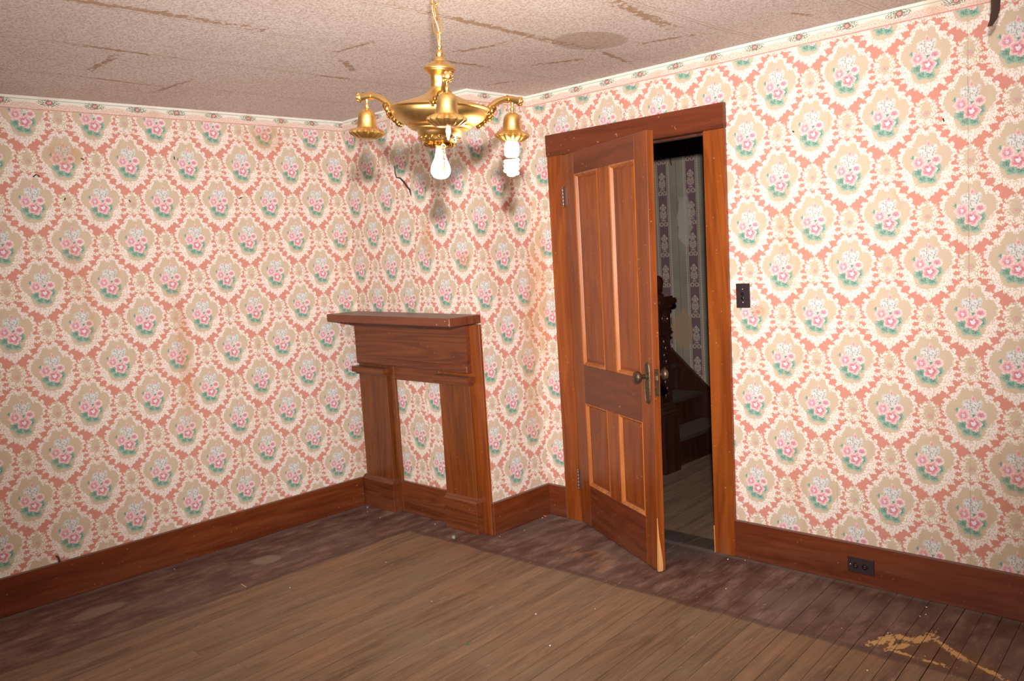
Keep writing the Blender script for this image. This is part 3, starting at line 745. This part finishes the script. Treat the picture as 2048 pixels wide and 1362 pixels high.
sh = mbox('mantel_shelf', (-W + 0.001, -0.0005, -D - 0.2262, YF, 1.1625, 1.2073), 'shelf_dust', 0.003, tl=True)
for (a, b) in ((-1.088, -0.815), (-0.318, -0.082)):
    pl = mbox('pilaster', (a, b, YF - 0.040, YF - 0.018, 0.0, 0.832 + (0.012 if a < -1 else 0)), 'mantel_z', 0.002)
    bm = bmesh.new()                                         # cap: slab with a cove below
    add_box(bm, a - 0.022, b + 0.030, YF - 0.080, YF - 0.018, 0.838, 0.871); bevel(bm, 0.004, 2)
    add_box(bm, a - 0.010, b + 0.012, YF - 0.056, YF - 0.018, 0.824, 0.838)
    obj('pilaster_cap', bm, M['mantel_x'], pl, fn=lambda co: Vector((co.x + mo.x, co.y + mo.y, co.z + tilt(co.x))))
    bm = bmesh.new(); x0_, x1_ = a - 0.012 if a > -1 else a - 0.02, b + 0.014
    add_box(bm, x0_, x1_, YF - 0.062, YF - 0.018, 0, 0.172); bevel(bm, 0.0012)
    add_prism(bm, [(x0_, YF - 0.067, 0.174), (x1_ + 0.005, YF - 0.067, 0.174), (x1_ + 0.005, YF - 0.018, 0.174), (x0_, YF - 0.018, 0.174)],
              [(x0_ + 0.006, YF - 0.044, 0.198), (x1_ - 0.008, YF - 0.044, 0.198), (x1_ - 0.008, YF - 0.018, 0.198), (x0_ + 0.006, YF - 0.018, 0.198)])
    obj('plinth_block', bm, M['mantel_x'], pl, fn=mfn)
# small nail heads in the shelf edge
for x_, z_ in ((-0.10, 0.012), (-0.035, 0.03), (-0.006, 0.012)):
    bm = bmesh.new(); add_ball(bm, (x_ + mo.x, -D - 0.2262 + mo.y, 1.1625 + z_), 0.003, 8, 5); obj('nail_head', bm, M['shaving'], sh)

# tear in the wallpaper of the chimney breast
bm = bmesh.new()
def px_on(x, y, ax, val):
    d = CR @ Vector(((x - 1024) / F_PX, -(y - 681) / F_PX, -1)); return CAM + d * ((val - CAM[ax]) / d[ax])
tp = [px_on(x, y, 1, -D - 0.002) for x, y in ((789, 332), (790, 345), (793, 355), (800, 356), (808, 364), (814, 373), (820, 380), (822, 391))]
add_tube(bm, tp, [0.002, 0.003, 0.0035, 0.004, 0.006, 0.005, 0.005, 0.002], 6)
tag(obj('paper_tear', bm, M['crack'], wc), 'dark curling tear in the paper')

for (wl, ax_, vv, marks) in ((bpy.data.objects['wall_left'], 0, -W + 0.0015, (((66, 354), (72, 349), (79, 353)), ((162, 316), (168, 320)), ((131, 396), (129, 400)), ((258, 400), (261, 404)), ((348, 313), (349, 319)), ((478, 397), (484, 395)))),
                             (wr, 1, -0.0015, (((1886, 237), (1888, 243)), ((1585, 262), (1588, 264))))):
    for mk in marks:
        bm = bmesh.new(); add_tube(bm, [px_on(x_, y_, ax_, vv) for x_, y_ in mk], 0.0028, 6)
        obj('paper_nick', bm, M['crack'], wl)

# ------------------------------------------------------------------ switch and outlet
sw_o = tag(empty('light_switch', (1.2915, 0, 1.26)), 'dark brown push-button switch plate on the wall beside the door', 'light switch')
bm = bmesh.new(); add_box(bm, -0.035, 0.035, -0.005, 0, -0.0565, 0.0565); bevel(bm, 0.002); obj('cover_plate', bm, M['plate'], sw_o)
for z_ in (0.009, -0.012):
    bm = bmesh.new(); add_lathe(bm, [(0.0075, 0), (0.0075, 0.004), (0.006, 0.007), (0.001, 0.0075)], 16)
    obj('push_button', bm, M['plate_dark'], sw_o, smooth=True, fn=lambda c, z_=z_: (c.x - 0.002, -0.004 - c.z * (0.5 if z_ < 0 else 1), c.y + z_))
for z_ in (0.030, -0.031):
    bm = bmesh.new(); add_ball(bm, (-0.002, -0.005, z_), 0.0035, 10, 6, (1, 0.5, 1)); obj('screw', bm, M['screw'], sw_o, smooth=True)
out = tag(empty('wall_outlet', (1.8195, -TB, 0.0875)), 'dark brown two-socket outlet set sideways in the right baseboard', 'outlet')
bm = bmesh.new(); add_box(bm, -0.057, 0.057, -0.005, 0.0, -0.0345, 0.0345); bevel(bm, 0.002); obj('cover_plate', bm, M['plate'], out)
for x_ in (-0.021, 0.018):
    bm = bmesh.new(); add_lathe(bm, [(0.0125, 0), (0.0125, 0.0035), (0.009, 0.004), (0.0085, 0.001), (0.001, 0.001)], 20)
    so = obj('socket', bm, M['plate_dark'], out, smooth=True, fn=lambda c, x_=x_: (c.x + x_, -0.0045 - c.z, c.y - 0.001))
    for zz_ in (0.004, -0.004):
        bm = bmesh.new(); add_box(bm, x_ - 0.004, x_ + 0.004, -0.0082, -0.005, zz_ - 0.0016, zz_ + 0.0006); obj('contact', bm, M['screw'], so)
bm = bmesh.new(); add_ball(bm, (-0.045, -0.005, 0.0), 0.0035, 10, 6, (1, 0.5, 1)); obj('screw', bm, M['screw'], out, smooth=True)

# ------------------------------------------------------------------ chandelier
ZC = 2.44
axis_px = (879, 216)
dC = CR @ Vector(((axis_px[0] - 1024) / F_PX, -(axis_px[1] - 681) / F_PX, -1)); PC = CAM + dC * ZC
toC = Vector((CAM.x - PC.x, CAM.y - PC.y, 0)).normalized()      # towards the camera
rt_ = Vector((-toC.y, toC.x, 0))                                # to the right in the picture
if rt_.dot(CR.col[0]) < 0: rt_ = -rt_
upv = (Vector((0, 0, 1)) + rt_ * 0.072 + toC * 0.045).normalized()
fw_ = (toC - upv * toC.dot(upv)).normalized(); rr_ = upv.cross(-fw_).normalized()
if rr_.dot(rt_) < 0: rr_ = -rr_
ML = Matrix((rr_, -fw_, upv)).transposed()                      # local x right, y away, z up
ch = tag(bpy.data.objects.new('chandelier', None), 'gold brass chandelier with three drooping arms hanging on a chain', 'chandelier'); COL.objects.link(ch)
ch.matrix_world = Matrix.Translation(PC) @ ML.to_4x4()
bm = bmesh.new()
add_lathe(bm, [(0.004, 0.176), (0.008, 0.174), (0.0085, 0.168), (0.006, 0.162), (0.009, 0.158), (0.0115, 0.150), (0.009, 0.143), (0.014, 0.140), (0.016, 0.134), (0.0175, 0.130)], 28)
obj('finial_stem', bm, M['brass'], ch, smooth=True)
bm = bmesh.new()
add_lathe(bm, [(0.015, 0.131), (0.027, 0.125), (0.038, 0.119), (0.0450, 0.113), (0.0470, 0.109), (0.0465, 0.106), (0.0430, 0.104), (0.0430, 0.102), (0.0400, 0.0995), (0.0330, 0.0955), (0.0285, 0.090), (0.0262, 0.083),
               (0.0252, 0.070), (0.0260, 0.064), (0.0248, 0.061), (0.0255, 0.055), (0.031, 0.047), (0.045, 0.036), (0.070, 0.025), (0.100, 0.015), (0.128, 0.006), (0.139, 0.002)], 64)
obj('upper_dome', bm, M['brass'], ch, smooth=True)
bm = bmesh.new()
add_lathe(bm, [(0.138, 0.003), (0.1445, 0.0), (0.146, -0.003), (0.143, -0.006), (0.140, -0.008), (0.1405, -0.012), (0.136, -0.022), (0.127, -0.033), (0.113, -0.043), (0.100, -0.049),
               (0.092, -0.050), (0.094, -0.0535), (0.090, -0.057), (0.084, -0.058), (0.084, -0.061), (0.074, -0.065), (0.066, -0.066), (0.064, -0.070), (0.062, -0.078), (0.058, -0.081), (0.055, -0.088), (0.050, -0.096), (0.043, -0.101)], 64)
obj('bowl', bm, M['brass'], ch, smooth=True)
bm = bmesh.new()
for k in range(16):
    a = 2 * PI * k / 16
    add_ball(bm, (0.056 * math.cos(a), 0.056 * math.sin(a), -0.086), 0.0048, 8, 6, (1, 1, 0.8))
    add_ball(bm, (0.052 * math.cos(a + .2), 0.0525 * math.sin(a + .2), -0.0925), 0.0032, 6, 5)
obj('embossed_band', bm, M['brass_dark'], ch, smooth=True)
def petal_collar(r0, r1, h0, h1, n=14):
    prof = [(r0 * 0.55, h0 + 0.001), (r0, h0), (r0 + (r1 - r0) * 0.45, h0 - (h0 - h1) * 0.18), (r1 * 0.96, h0 - (h0 - h1) * 0.40), (r1, h0 - (h0 - h1) * 0.5), (r1 * 0.95, h0 - (h0 - h1) * 0.62), (r1 * 0.75, h0 - (h0 - h1) * 0.85), (r1 * 0.55, h1), (r1 * 0.38, h1)]
    wgt = [0, 0, 0.5, 1, 1, 1, 0.6, 0.2, 0]
    def mod(a, i):
        s_ = abs(math.sin(a * n / 2)); return ((s_ - 0.6) * 0.0075 * wgt[i] * (r1 / 0.05), (s_ - 0.5) * 0.0065 * wgt[i] * (1 if i < 4 else 0.2))
    bm = bmesh.new(); add_lathe(bm, prof, n * 8, mod); return bm
obj('socket_collar', petal_collar(0.030, 0.046, -0.098, -0.116, 12), M['brass_dark'], ch, smooth=True)
bm = bmesh.new()
add_lathe(bm, [(0.012, -0.112), (0.0135, -0.118), (0.0145, -0.128), (0.018, -0.142), (0.024, -0.155), (0.0285, -0.167), (0.030, -0.177), (0.0285, -0.187), (0.023, -0.196), (0.014, -0.202), (0.002, -0.2045)], 40)
lb = obj('light_bulb', bm, M['bulb'], ch, smooth=True)
lb.rotation_euler = (0, -0.02, 0)
# pull chains
def beads(pts, r, step):
    bm = bmesh.new(); pts = [Vector(p) for p in pts]; acc = 0.0
    for a, b in zip(pts, pts[1:]):
        L = (b - a).length; t = acc
        while t < L: add_ball(bm, tuple(a.lerp(b, t / L)), r, 6, 4); t += step
        acc = t - L
    return bm
obj('pull_chain', beads([(-0.012, -0.135, -0.035), (0.012, -0.120, -0.058), (0.038, -0.10, -0.082), (0.042, -0.10, -0.098), (0.0425, -0.10, -0.145)], 0.0016, 0.0036), M['steel'], ch, smooth=True)
bm = bmesh.new(); rc = Vector((0.012, -0.052, -0.112))
add_tube(bm, [rc + Vector((0.0055 * math.cos(t), 0, 0.0055 * math.sin(t))) for t in [2 * PI * k / 14 for k in range(14)]], 0.0015, 6, True)
for k in range(5):
    c_ = rc + Vector((0.0006 * k, 0, -0.011 - 0.0095 * k)); ax_ = k % 2
    add_tube(bm, [c_ + (Vector((0.0028 * math.cos(t), 0, 0.0062 * math.sin(t))) if ax_ else Vector((0, 0.0028 * math.cos(t), 0.0062 * math.sin(t)))) for t in [2 * PI * j / 10 for j in range(10)]], 0.0012, 5, True)
add_lathe(bm, [(0.001, 0), (0.003, -0.003), (0.0025, -0.009), (0.001, -0.018)], 8, origin=(rc.x + 0.003, rc.y, rc.z - 0.056))
obj('pull_ring_chain', bm, M['brass'], ch, smooth=True)
# arms
RA = 0.262
arms = {}
for nm, az in (('front', 5.0), ('right', 120.5), ('left', -120.5)):
    a = math.radians(az); rd = Vector((math.sin(a), -math.cos(a), 0)); sd = Vector((math.cos(a), math.sin(a), 0)); up = Vector((0, 0, 1))
    P_ = lambda r, h, s=0.0, rd=rd, sd=sd: tuple(rd * r + sd * s + up * h)
    bm = bmesh.new()
    path = [(.136, -.020), (.150, -.008), (.163, .004), (.176, .016), (.190, .028), (.206, .037), (.222, .043), (.238, .046), (.252, .0465), (.270, .045), (.280, .0435)]
    rad = [.0105, .011, .0108, .0104, .010, .0098, .0096, .0098, .0108, .0105, .0105]
    add_tube(bm, [P_(*p) for p in path], rad, 14)
    add_tube(bm, [P_(.236, .046), P_(.240, .0462)], .0118, 14); add_ball(bm, P_(.281, .0435), .0125, 14, 10, (1, 1, 1))
    for k in range(6): add_ball(bm, P_(.284, .0435 + .010 * math.sin(k * PI / 3), .010 * math.cos(k * PI / 3)), .0055, 8, 6)
    arm = obj('arm', bm, M['brass'], ch, smooth=True)
    bm = bmesh.new()                                        # cast leaf-and-scroll bracket against the bowl
    for (r_, h_, s_, q_) in ((.180, .012, .011, .008), (.180, .012, -.011, .008), (.172, .004, .014, .0085), (.172, .004, -.014, .0085), (.163, -.004, .012, .009), (.163, -.004, -.012, .009),
                             (.172, -.010, 0, .010), (.160, -.018, 0, .009), (.150, -.026, .006, .008), (.150, -.026, -.006, .008), (.142, -.034, 0, .009), (.136, -.041, .004, .006), (.136, -.041, -.004, .006),
                             (.150, .006, .022, .0065), (.150, .006, -.022, .0065), (.146, -.004, .028, .005), (.146, -.004, -.028, .005), (.148, .010, 0, .009)):
        add_ball(bm, P_(r_, h_, s_), q_ * 1.25, 10, 7, (1, 1, 1.15))
    for s0 in (-1, 1):
        add_tube(bm, [P_(.148 + 0.001 * k, -.004 + 0.009 * math.sin(k * 0.75), s0 * (.014 + 0.009 * (1 - math.cos(k * 0.75)) + .001 * k)) for k in range(8)], 0.003, 6)
    obj('arm_bracket', bm, M['brass_dark'], arm, smooth=True)
    bm = bmesh.new(); hx, hy, _ = P_(RA - 0.006, 0)
    add_lathe(bm, [(.0045, .040), (.0055, .034), (.0035, .030), (.0035, .024), (.0062, .021), (.0062, .015), (.0040, .011), (.006, .006)], 16, origin=(hx, hy, 0))
    obj('hanger_link', bm, M['brass'], arm, smooth=True)
    bm = bmesh.new()
    add_lathe(bm, [(.004, .0085), (.012, .0065), (.0195, .002), (.0243, -.005), (.0268, -.014), (.0280, -.028), (.0290, -.040), (.0308, -.046), (.0318, -.049)], 40, origin=(hx, hy, 0))
    obj('bell_cup', bm, M['brass'], arm, smooth=True)
    bmc = petal_collar(0.0318, 0.052, -0.047, -0.080, 14)
    for v in bmc.verts: v.co += Vector((hx, hy, 0))
    obj('petal_collar', bmc, M['brass'], arm, smooth=True)
    arms[nm] = (arm, hx, hy)
arm, hx, hy = arms['front']
bm = bmesh.new(); add_lathe(bm, [(.003, -.078), (.006, -.082), (.0075, -.090), (.006, -.099), (.0035, -.106), (.0035, -.112), (.001, -.114)], 16, origin=(hx + 0.004, hy, 0))
obj('pull_knob', bm, M['glass'], arm, smooth=True)
# compact fluorescent in the right-hand cup
arm, hx, hy = arms['right']
cb = bmesh.new(); add_lathe(cb, [(.014, -.074), (.020, -.080), (.0235, -.090), (.024, -.112), (.022, -.122), (.014, -.127)], 32, origin=(hx, hy, 0))
cf = obj('fluorescent_bulb', cb, M['cfl_base'], ch, smooth=True)
bm = bmesh.new(); npt = 90
add_tube(bm, [(hx + 0.0185 * math.cos(t), hy + 0.0185 * math.sin(t), -0.134 - 0.040 * i / npt) for i, t in ((i, 2 * PI * 3 * i / npt) for i in range(npt + 1))], 0.0062, 10)
add_ball(bm, (hx, hy, -0.178), 0.014, 14, 8, (1, 1, 0.55))
obj('glowing_spiral', bm, M['cfl'], cf, smooth=True)
pl_ = bpy.data.lights.new('fluorescent_glow', 'POINT'); plo = bpy.data.objects.new('fluorescent_glow', pl_); COL.objects.link(plo)
pl_.energy = 9; pl_.color = (1.0, 0.76, 0.45); pl_.shadow_soft_size = 0.03
plo.location = ch.matrix_world @ Vector((hx, hy, -0.215))
# chain, cord, ceiling canopy
base = ch.matrix_world @ Vector((0, 0, 0.172)); dT = CR @ Vector(((869 - 1024) / F_PX, (681 - 0) / F_PX, -1)); 
topc = CAM + dT * 2.43
cdir = (topc - base).normalized(); Lc = (H - 0.03 - base.z) / cdir.z
inv = ch.matrix_world.inverted()
lk = bmesh.new(); LL, LWd, wr_ = 0.050, 0.0225, 0.0024
def link_pts(c, ax, side, L_, W_):
    pts = []; hs = (L_ - W_) / 2
    for k in range(24):
        t = 2 * PI * k / 24; dz = math.sin(t) * W_ / 2 + (hs if math.sin(t) >= 0 else -hs)
        pts.append(c + side * (math.cos(t) * W_ / 2) + ax * dz)
    return pts
s1 = rt_ - cdir * rt_.dot(cdir); s1.normalize(); s2 = cdir.cross(s1)
nl = int(Lc / (LL - 0.005)) + 1
for k in range(nl):
    bm = bmesh.new(); c_ = base + cdir * (0.018 + k * (LL - 0.006)); ang = (k % 2) * PI / 2 + PI * 0.42
    sd_ = s1 * math.cos(ang) + s2 * math.sin(ang)
    add_tube(bm, [inv @ p_ for p_ in link_pts(c_, cdir, sd_, LL, LWd)], wr_, 8, True)
    obj('chain_link', bm, M['brass'], ch, smooth=True)
bm = bmesh.new(); cp = []
for k in range(60):
    t = k / 59; ph = t * 9
    cp.append(inv @ (base + cdir * (t * Lc - 0.008) + s1 * (0.006 * math.sin(ph) - 0.003) + s2 * (0.007 * math.cos(ph))))
add_tube(bm, cp, 0.0021, 6); obj('cord', bm, M['cord'], ch, smooth=True)
ctop = base + cdir * Lc
bm = bmesh.new(); add_lathe(bm, [(0.006, H - 0.045), (0.012, H - 0.040), (0.03, H - 0.032), (0.055, H - 0.015), (0.062, H - 0.001)], 32, origin=(ctop.x, ctop.y, 0))
for v in bm.verts: v.co = inv @ v.co
obj('ceiling_canopy', bm, M['brass'], ch, smooth=True)

# ------------------------------------------------------------------ hall beyond the door
bm = bmesh.new(); add_box(bm, -2.2, 2.6, YH, YH + 0.1, 0, 2.7)
tag(obj('wall_hall', bm, M['hall_paper'], uvf=lambda co, n: (co.x + .435, co.z)), 'hall wall in faded striped wallpaper beyond the door', 'wall', kind='structure')
bm = bmesh.new(); add_box(bm, 2.6, 2.7, WT, YH + 0.1, 0, 2.7); add_box(bm, -2.3, -2.2, WT, YH + 0.1, 0, 2.7)
tag(obj('wall_hall_end', bm, M['plaster']), 'plain end walls of the hall beyond the door', 'wall', kind='structure')
bm = bmesh.new(); add_box(bm, -2.3, 2.7, WT, YH + 0.1, 2.7, 2.8); add_box(bm, -2.3, 2.7, WT - 0.02, WT, H + 0.1, 2.8)
tag(obj('ceiling_hall', bm, M['plaster']), 'plain plaster ceiling of the hall', 'ceiling', kind='structure')
bm = bmesh.new(); add_box(bm, -2.2, 2.6, WT + 0.005, YH + 0.1, -0.06, -0.018)
fh = tag(obj('floor_hall', bm, M['subfloor']), 'worn board floor of the hall beyond the door', 'floor', kind='structure')
for k in range(-5, 25):
    x0 = 0.002 + k * PW + 0.08
    plank(x0, WT + 0.002, YH, fh)
# staircase rising to the left along the far wall
st = tag(empty('staircase', (0.07, 1.2, 0)), 'dark wooden staircase rising in the hall behind the door', 'staircase')
so_ = Vector((-0.07, -1.2, 0)); sfn = lambda co: co + so_
RS, RN, XR = 0.2, 0.225, 0.07
for k in range(7):
    x1_ = XR - k * RN; z1_ = (k + 1) * RS
    bm = bmesh.new(); add_box(bm, x1_ - 0.022, x1_, 1.2 if k < 1 else 1.2, YH - 0.025, k * RS, z1_ - 0.028); obj('riser', bm, M['dark_wood'], st, fn=sfn)
    bm = bmesh.new(); add_box(bm, x1_ - RN - 0.0, x1_ + 0.028, 1.2 if k < 2 else 1.18, YH - 0.025, z1_ - 0.028, z1_); bevel(bm, 0.006, 2); obj('tread', bm, M['dark_wood_y'], st, fn=sfn)
bm = bmesh.new()
z_a = lambda x: 0.443 + (-0.124 - x) * 0.897
add_prism(bm, [(0.16, YH - 0.024, 0), (-1.5, YH - 0.024, 0), (-1.5, YH - 0.024, z_a(-1.5)), (0.16, YH - 0.024, z_a(0.16))],
          [(0.16, YH - 0.002, 0), (-1.5, YH - 0.002, 0), (-1.5, YH - 0.002, z_a(-1.5)), (0.16, YH - 0.002, z_a(0.16))])
sk = obj('wall_string', bm, M['dark_wood'], st, fn=sfn)
bm = bmesh.new()
add_prism(bm, [(0.16, YH - 0.034, z_a(.16)), (-1.5, YH - 0.034, z_a(-1.5)), (-1.5, YH - 0.034, z_a(-1.5) + .022), (0.16, YH - 0.034, z_a(.16) + .022)],
          [(0.16, YH - 0.002, z_a(.16)), (-1.5, YH - 0.002, z_a(-1.5)), (-1.5, YH - 0.002, z_a(-1.5) + .022), (0.16, YH - 0.002, z_a(.16) + .022)])
obj('string_moulding', bm, M['dark_wood'], sk, fn=sfn)
bm = bmesh.new()
add_prism(bm, [(-0.06, 1.165, 0), (-1.5, 1.165, 0), (-1.5, 1.165, 1.5), (-0.06, 1.165, 0.27)], [(-0.06, 1.197, 0), (-1.5, 1.197, 0), (-1.5, 1.197, 1.5), (-0.06, 1.197, 0.27)])
obj('outer_string', bm, M['dark_wood'], st, fn=sfn)
# newel
NX, NY = 0.040, 1.105
nw = tag(empty('newel_post', (NX, NY, 0)), 'carved dark newel post with a capped top at the foot of the stairs', 'newel post')
def nbox(name, r, z0, z1, bev=0.003, parent=None, seg=2):
    bm = bmesh.new(); add_box(bm, -r, r, -r, r, z0, z1)
    if bev: bevel(bm, bev, seg)
    return obj(name, bm, M['dark_wood'], parent or nw)
nbox('plinth', 0.090, 0, 0.395, 0.004)
nbox('plinth_moulding', 0.096, 0.395, 0.42, 0.009); nbox('plinth_moulding', 0.083, 0.42, 0.445, 0.008); nbox('plinth_moulding', 0.074, 0.445, 0.47, 0.007)
shf = nbox('shaft', 0.064, 0.47, 0.925, 0.006)
for face in range(4):
    bm = bmesh.new(); fz_ = [0.52 + k * 0.045 for k in range(9)]
    for k, z_ in enumerate(fz_):
        add_ball(bm, (0.064, 0.010 * (1 if k % 2 else -1), z_), 0.016, 10, 6, (0.45, 0.8, 1.35))
        add_ball(bm, (0.064, -0.020 * (1 if k % 2 else -1), z_ + .01), 0.010, 8, 6, (0.45, 1.0, 1.0))
    rm = Matrix.Rotation(face * PI / 2, 3, 'Z')
    obj('carved_vine', bm, M['dark_wood'], shf, smooth=True, fn=lambda c, rm=rm: rm @ c)
nbox('collar', 0.080, 0.925, 0.95, 0.008); nbox('collar', 0.073, 0.95, 0.968, 0.005)
blk = nbox('head_block', 0.068, 0.968, 1.10, 0.004)
for face in range(4):
    bm = bmesh.new(); add_tube(bm, [(0.068, 0.030 * math.cos(t), 1.034 + 0.030 * math.sin(t)) for t in [2 * PI * k / 20 for k in range(20)]], 0.006, 6, True)
    for k in range(8): add_ball(bm, (0.068, 0.016 * math.cos(k * PI / 4), 1.034 + 0.016 * math.sin(k * PI / 4)), 0.007, 8, 6, (0.6, 1, 1))
    add_ball(bm, (0.068, 0, 1.034), 0.008, 8, 6)
    rm = Matrix.Rotation(face * PI / 2, 3, 'Z')
    obj('rosette', bm, M['dark_wood'], blk, smooth=True, fn=lambda c, rm=rm: rm @ c)
nbox('cap_moulding', 0.082, 1.10, 1.125, 0.008); nbox('cap', 0.104, 1.125, 1.165, 0.008); nbox('cap', 0.085, 1.165, 1.178, 0.004)
bm = bmesh.new(); add_lathe(bm, [(0.055, 1.178), (0.057, 1.19), (0.045, 1.20), (0.035, 1.21), (0.045, 1.225), (0.055, 1.25), (0.057, 1.275), (0.05, 1.30), (0.035, 1.315), (0.002, 1.322)], 32)
obj('finial', bm, M['dark_wood'], nw, smooth=True)
# coat hook on the hall wall
hk = px_on(1341, 312, 1, YH - 0.03)
bm = bmesh.new(); z0 = hk.z
add_tube(bm, [(hk.x, YH, z0), (hk.x, YH - 0.02, z0), (hk.x, YH - 0.035, z0 - 0.02), (hk.x + 0.003, YH - 0.035, z0 - 0.05), (hk.x + 0.004, YH - 0.028, z0 - 0.068)], [0.006, 0.006, 0.005, 0.006, 0.003], 8)
tag(obj('wall_hook', bm, M['rust'], smooth=True), 'small iron hook on the striped hall wall', 'hook')

# ------------------------------------------------------------------ odds and ends
bm = bmesh.new(); add_ball(bm, (0, 0, 0.0135), 0.0135, 20, 12)
bl = obj('marble_ball', bm, M['ball'], smooth=True); bl.location = (-0.129, -0.640, 0)
tag(bl, 'small swirled ball on the floor by the mantel plinth', 'ball')
stp = px_on(118, 1121, 0, -W + 0.012)
bm = bmesh.new(); add_tube(bm, [(-W + 0.011, stp.y + 0.002, HB - 0.002), (-W + 0.011, stp.y, HB + 0.016), (-W + 0.010, stp.y - 0.001, HB + 0.026), (-W + 0.006, stp.y - 0.004, HB + 0.031), (-W + 0.001, stp.y - 0.006, HB + 0.0315)], 0.0045, 10)
tag(obj('pipe_stub', bm, M['rust'], smooth=True), 'short bent rusty pipe stub above the left baseboard', 'pipe')
hp = [px_on(x, y, 1, -0.42) for x, y in ((1992, -42), (1992, -10), (1991, 20), (1987, 38), (1980, 52))]
bm = bmesh.new(); hp[0].z = max(hp[0].z, H - 0.0)
top = Vector((hp[1].x, hp[1].y, H)); pth = [top] + hp[1:]
lo, hi = [], []
for i, p_ in enumerate(pth):
    wd_ = [0.014, 0.0135, 0.0125, 0.010, 0.006][i]
    lo.append(p_ - Vector((0.72, 0.69, 0)) * wd_ ); hi.append(p_ + Vector((0.72, 0.69, 0)) * wd_)
nrm = Vector((0.69, -0.72, 0)) * 0.004
for i in range(len(pth) - 1):
    add_prism(bm, [lo[i] - nrm, hi[i] - nrm, hi[i] + nrm, lo[i] + nrm], [lo[i + 1] - nrm, hi[i + 1] - nrm, hi[i + 1] + nrm, lo[i + 1] + nrm])
tag(obj('hanging_strip', bm, M['rust']), 'narrow dark brown strip hanging down from the ceiling', 'strip')
# crumbs of plaster on the floor
crumbs = [(1208 / 6.4 + 860, 940 + 777 / 6.4), (760, 1036), (735, 1015), (735, 1024), (798, 1018), (1000, 1073), (1456, 1119), (1684, 1257), (1853, 1215), (1852, 1230), (1850, 1313), (1776, 1267), (580, 1176), (863, 1203), (1072, 1229),
          (349, 1139), (1085, 1036), (1100, 1292), (772, 1125), (260, 1339), (1190, 1218), (1840, 1233), (818, 1022), (870, 1049), (1490, 1121), (1735, 1342), (1452, 1178)]
rc_ = random.Random(3)
def crumb_place(k):
    for ks, lb in (((0,), 'white plaster crumb on the floor before the short chimney-side baseboard'),
                   ((1, 2, 3, 4, 22, 23), 'tiny white plaster crumb at the foot of the left mantel pilaster'),
                   ((5,), 'white plaster crumb against the right plinth of the mantel'),
                   ((16,), 'white plaster crumb beside the pink paper scrap in the corner'),
                   ((6, 24), 'tiny white plaster crumb below the right-hand door casing'),
                   ((26,), 'white plaster crumb on the dark boards in front of the open doorway'),
                   ((7, 10, 11, 25), 'white plaster crumb around the stripped pale patch on the floor'),
                   ((8, 9, 21), 'tiny white plaster crumb under the baseboard right of the outlet'),
                   ((15,), 'white plaster crumb at the foot of the long left baseboard'),
                   ((12,), 'white plaster crumb at the left edge of the bare floor field')):
        if k in ks: return lb
    return 'tiny white plaster crumb in the middle of the bare floor'
for ci_, (x_, y_) in enumerate(crumbs):
    p_ = px_on(x_, y_, 2, 0.0); s_ = rc_.uniform(0.0022, 0.0042)
    bm = bmesh.new(); bmesh.ops.create_icosphere(bm, subdivisions=1, radius=s_)
    for v in bm.verts: v.co = v.co * rc_.uniform(0.75, 1.25)
    for v in bm.verts: v.co.z = max(v.co.z * 0.7, -s_ * 0.5) + s_ * 0.5
    o = obj('plaster_crumb', bm, M['crumb']); o.location = (p_.x, p_.y, 0.0)
    tag(o, crumb_place(ci_), 'crumb', 'plaster crumbs scattered over the floor')
def scrap(name, pts, r, mat, label):
    bm = bmesh.new(); add_tube(bm, pts, r, 6); tag(obj(name, bm, M[mat], smooth=True), label, 'scrap')
p_ = px_on(935, 1287, 2, 0.003); bm = bmesh.new(); add_box(bm, -0.006, 0.006, -0.005, 0.005, 0, 0.004); bevel(bm, 0.001)
o = obj('plastic_scrap', bm, M['green']); o.location = (p_.x, p_.y, 0); o.rotation_euler = (0, 0, 0.6); tag(o, 'tiny green plastic scrap in the middle of the floor', 'scrap')
a_, b_ = px_on(1087, 1031, 2, 0.004), px_on(1092, 1034, 2, 0.004)
scrap('paper_scrap', [a_ + Vector((0, 0, 0.012)), a_.lerp(b_, 0.3) + Vector((0, 0, .002)), a_.lerp(b_, 0.7), b_ + Vector((0, 0, .004))], 0.003, 'pinkscrap', 'curled pink paper scrap in the corner by the baseboard')
a_, b_ = px_on(482, 1168, 2, 0.0025), px_on(492, 1174, 2, 0.0025)
scrap('wood_splinter', [a_, b_], 0.0025, 'shaving', 'pale wood splinter on the dark floor margin at left')
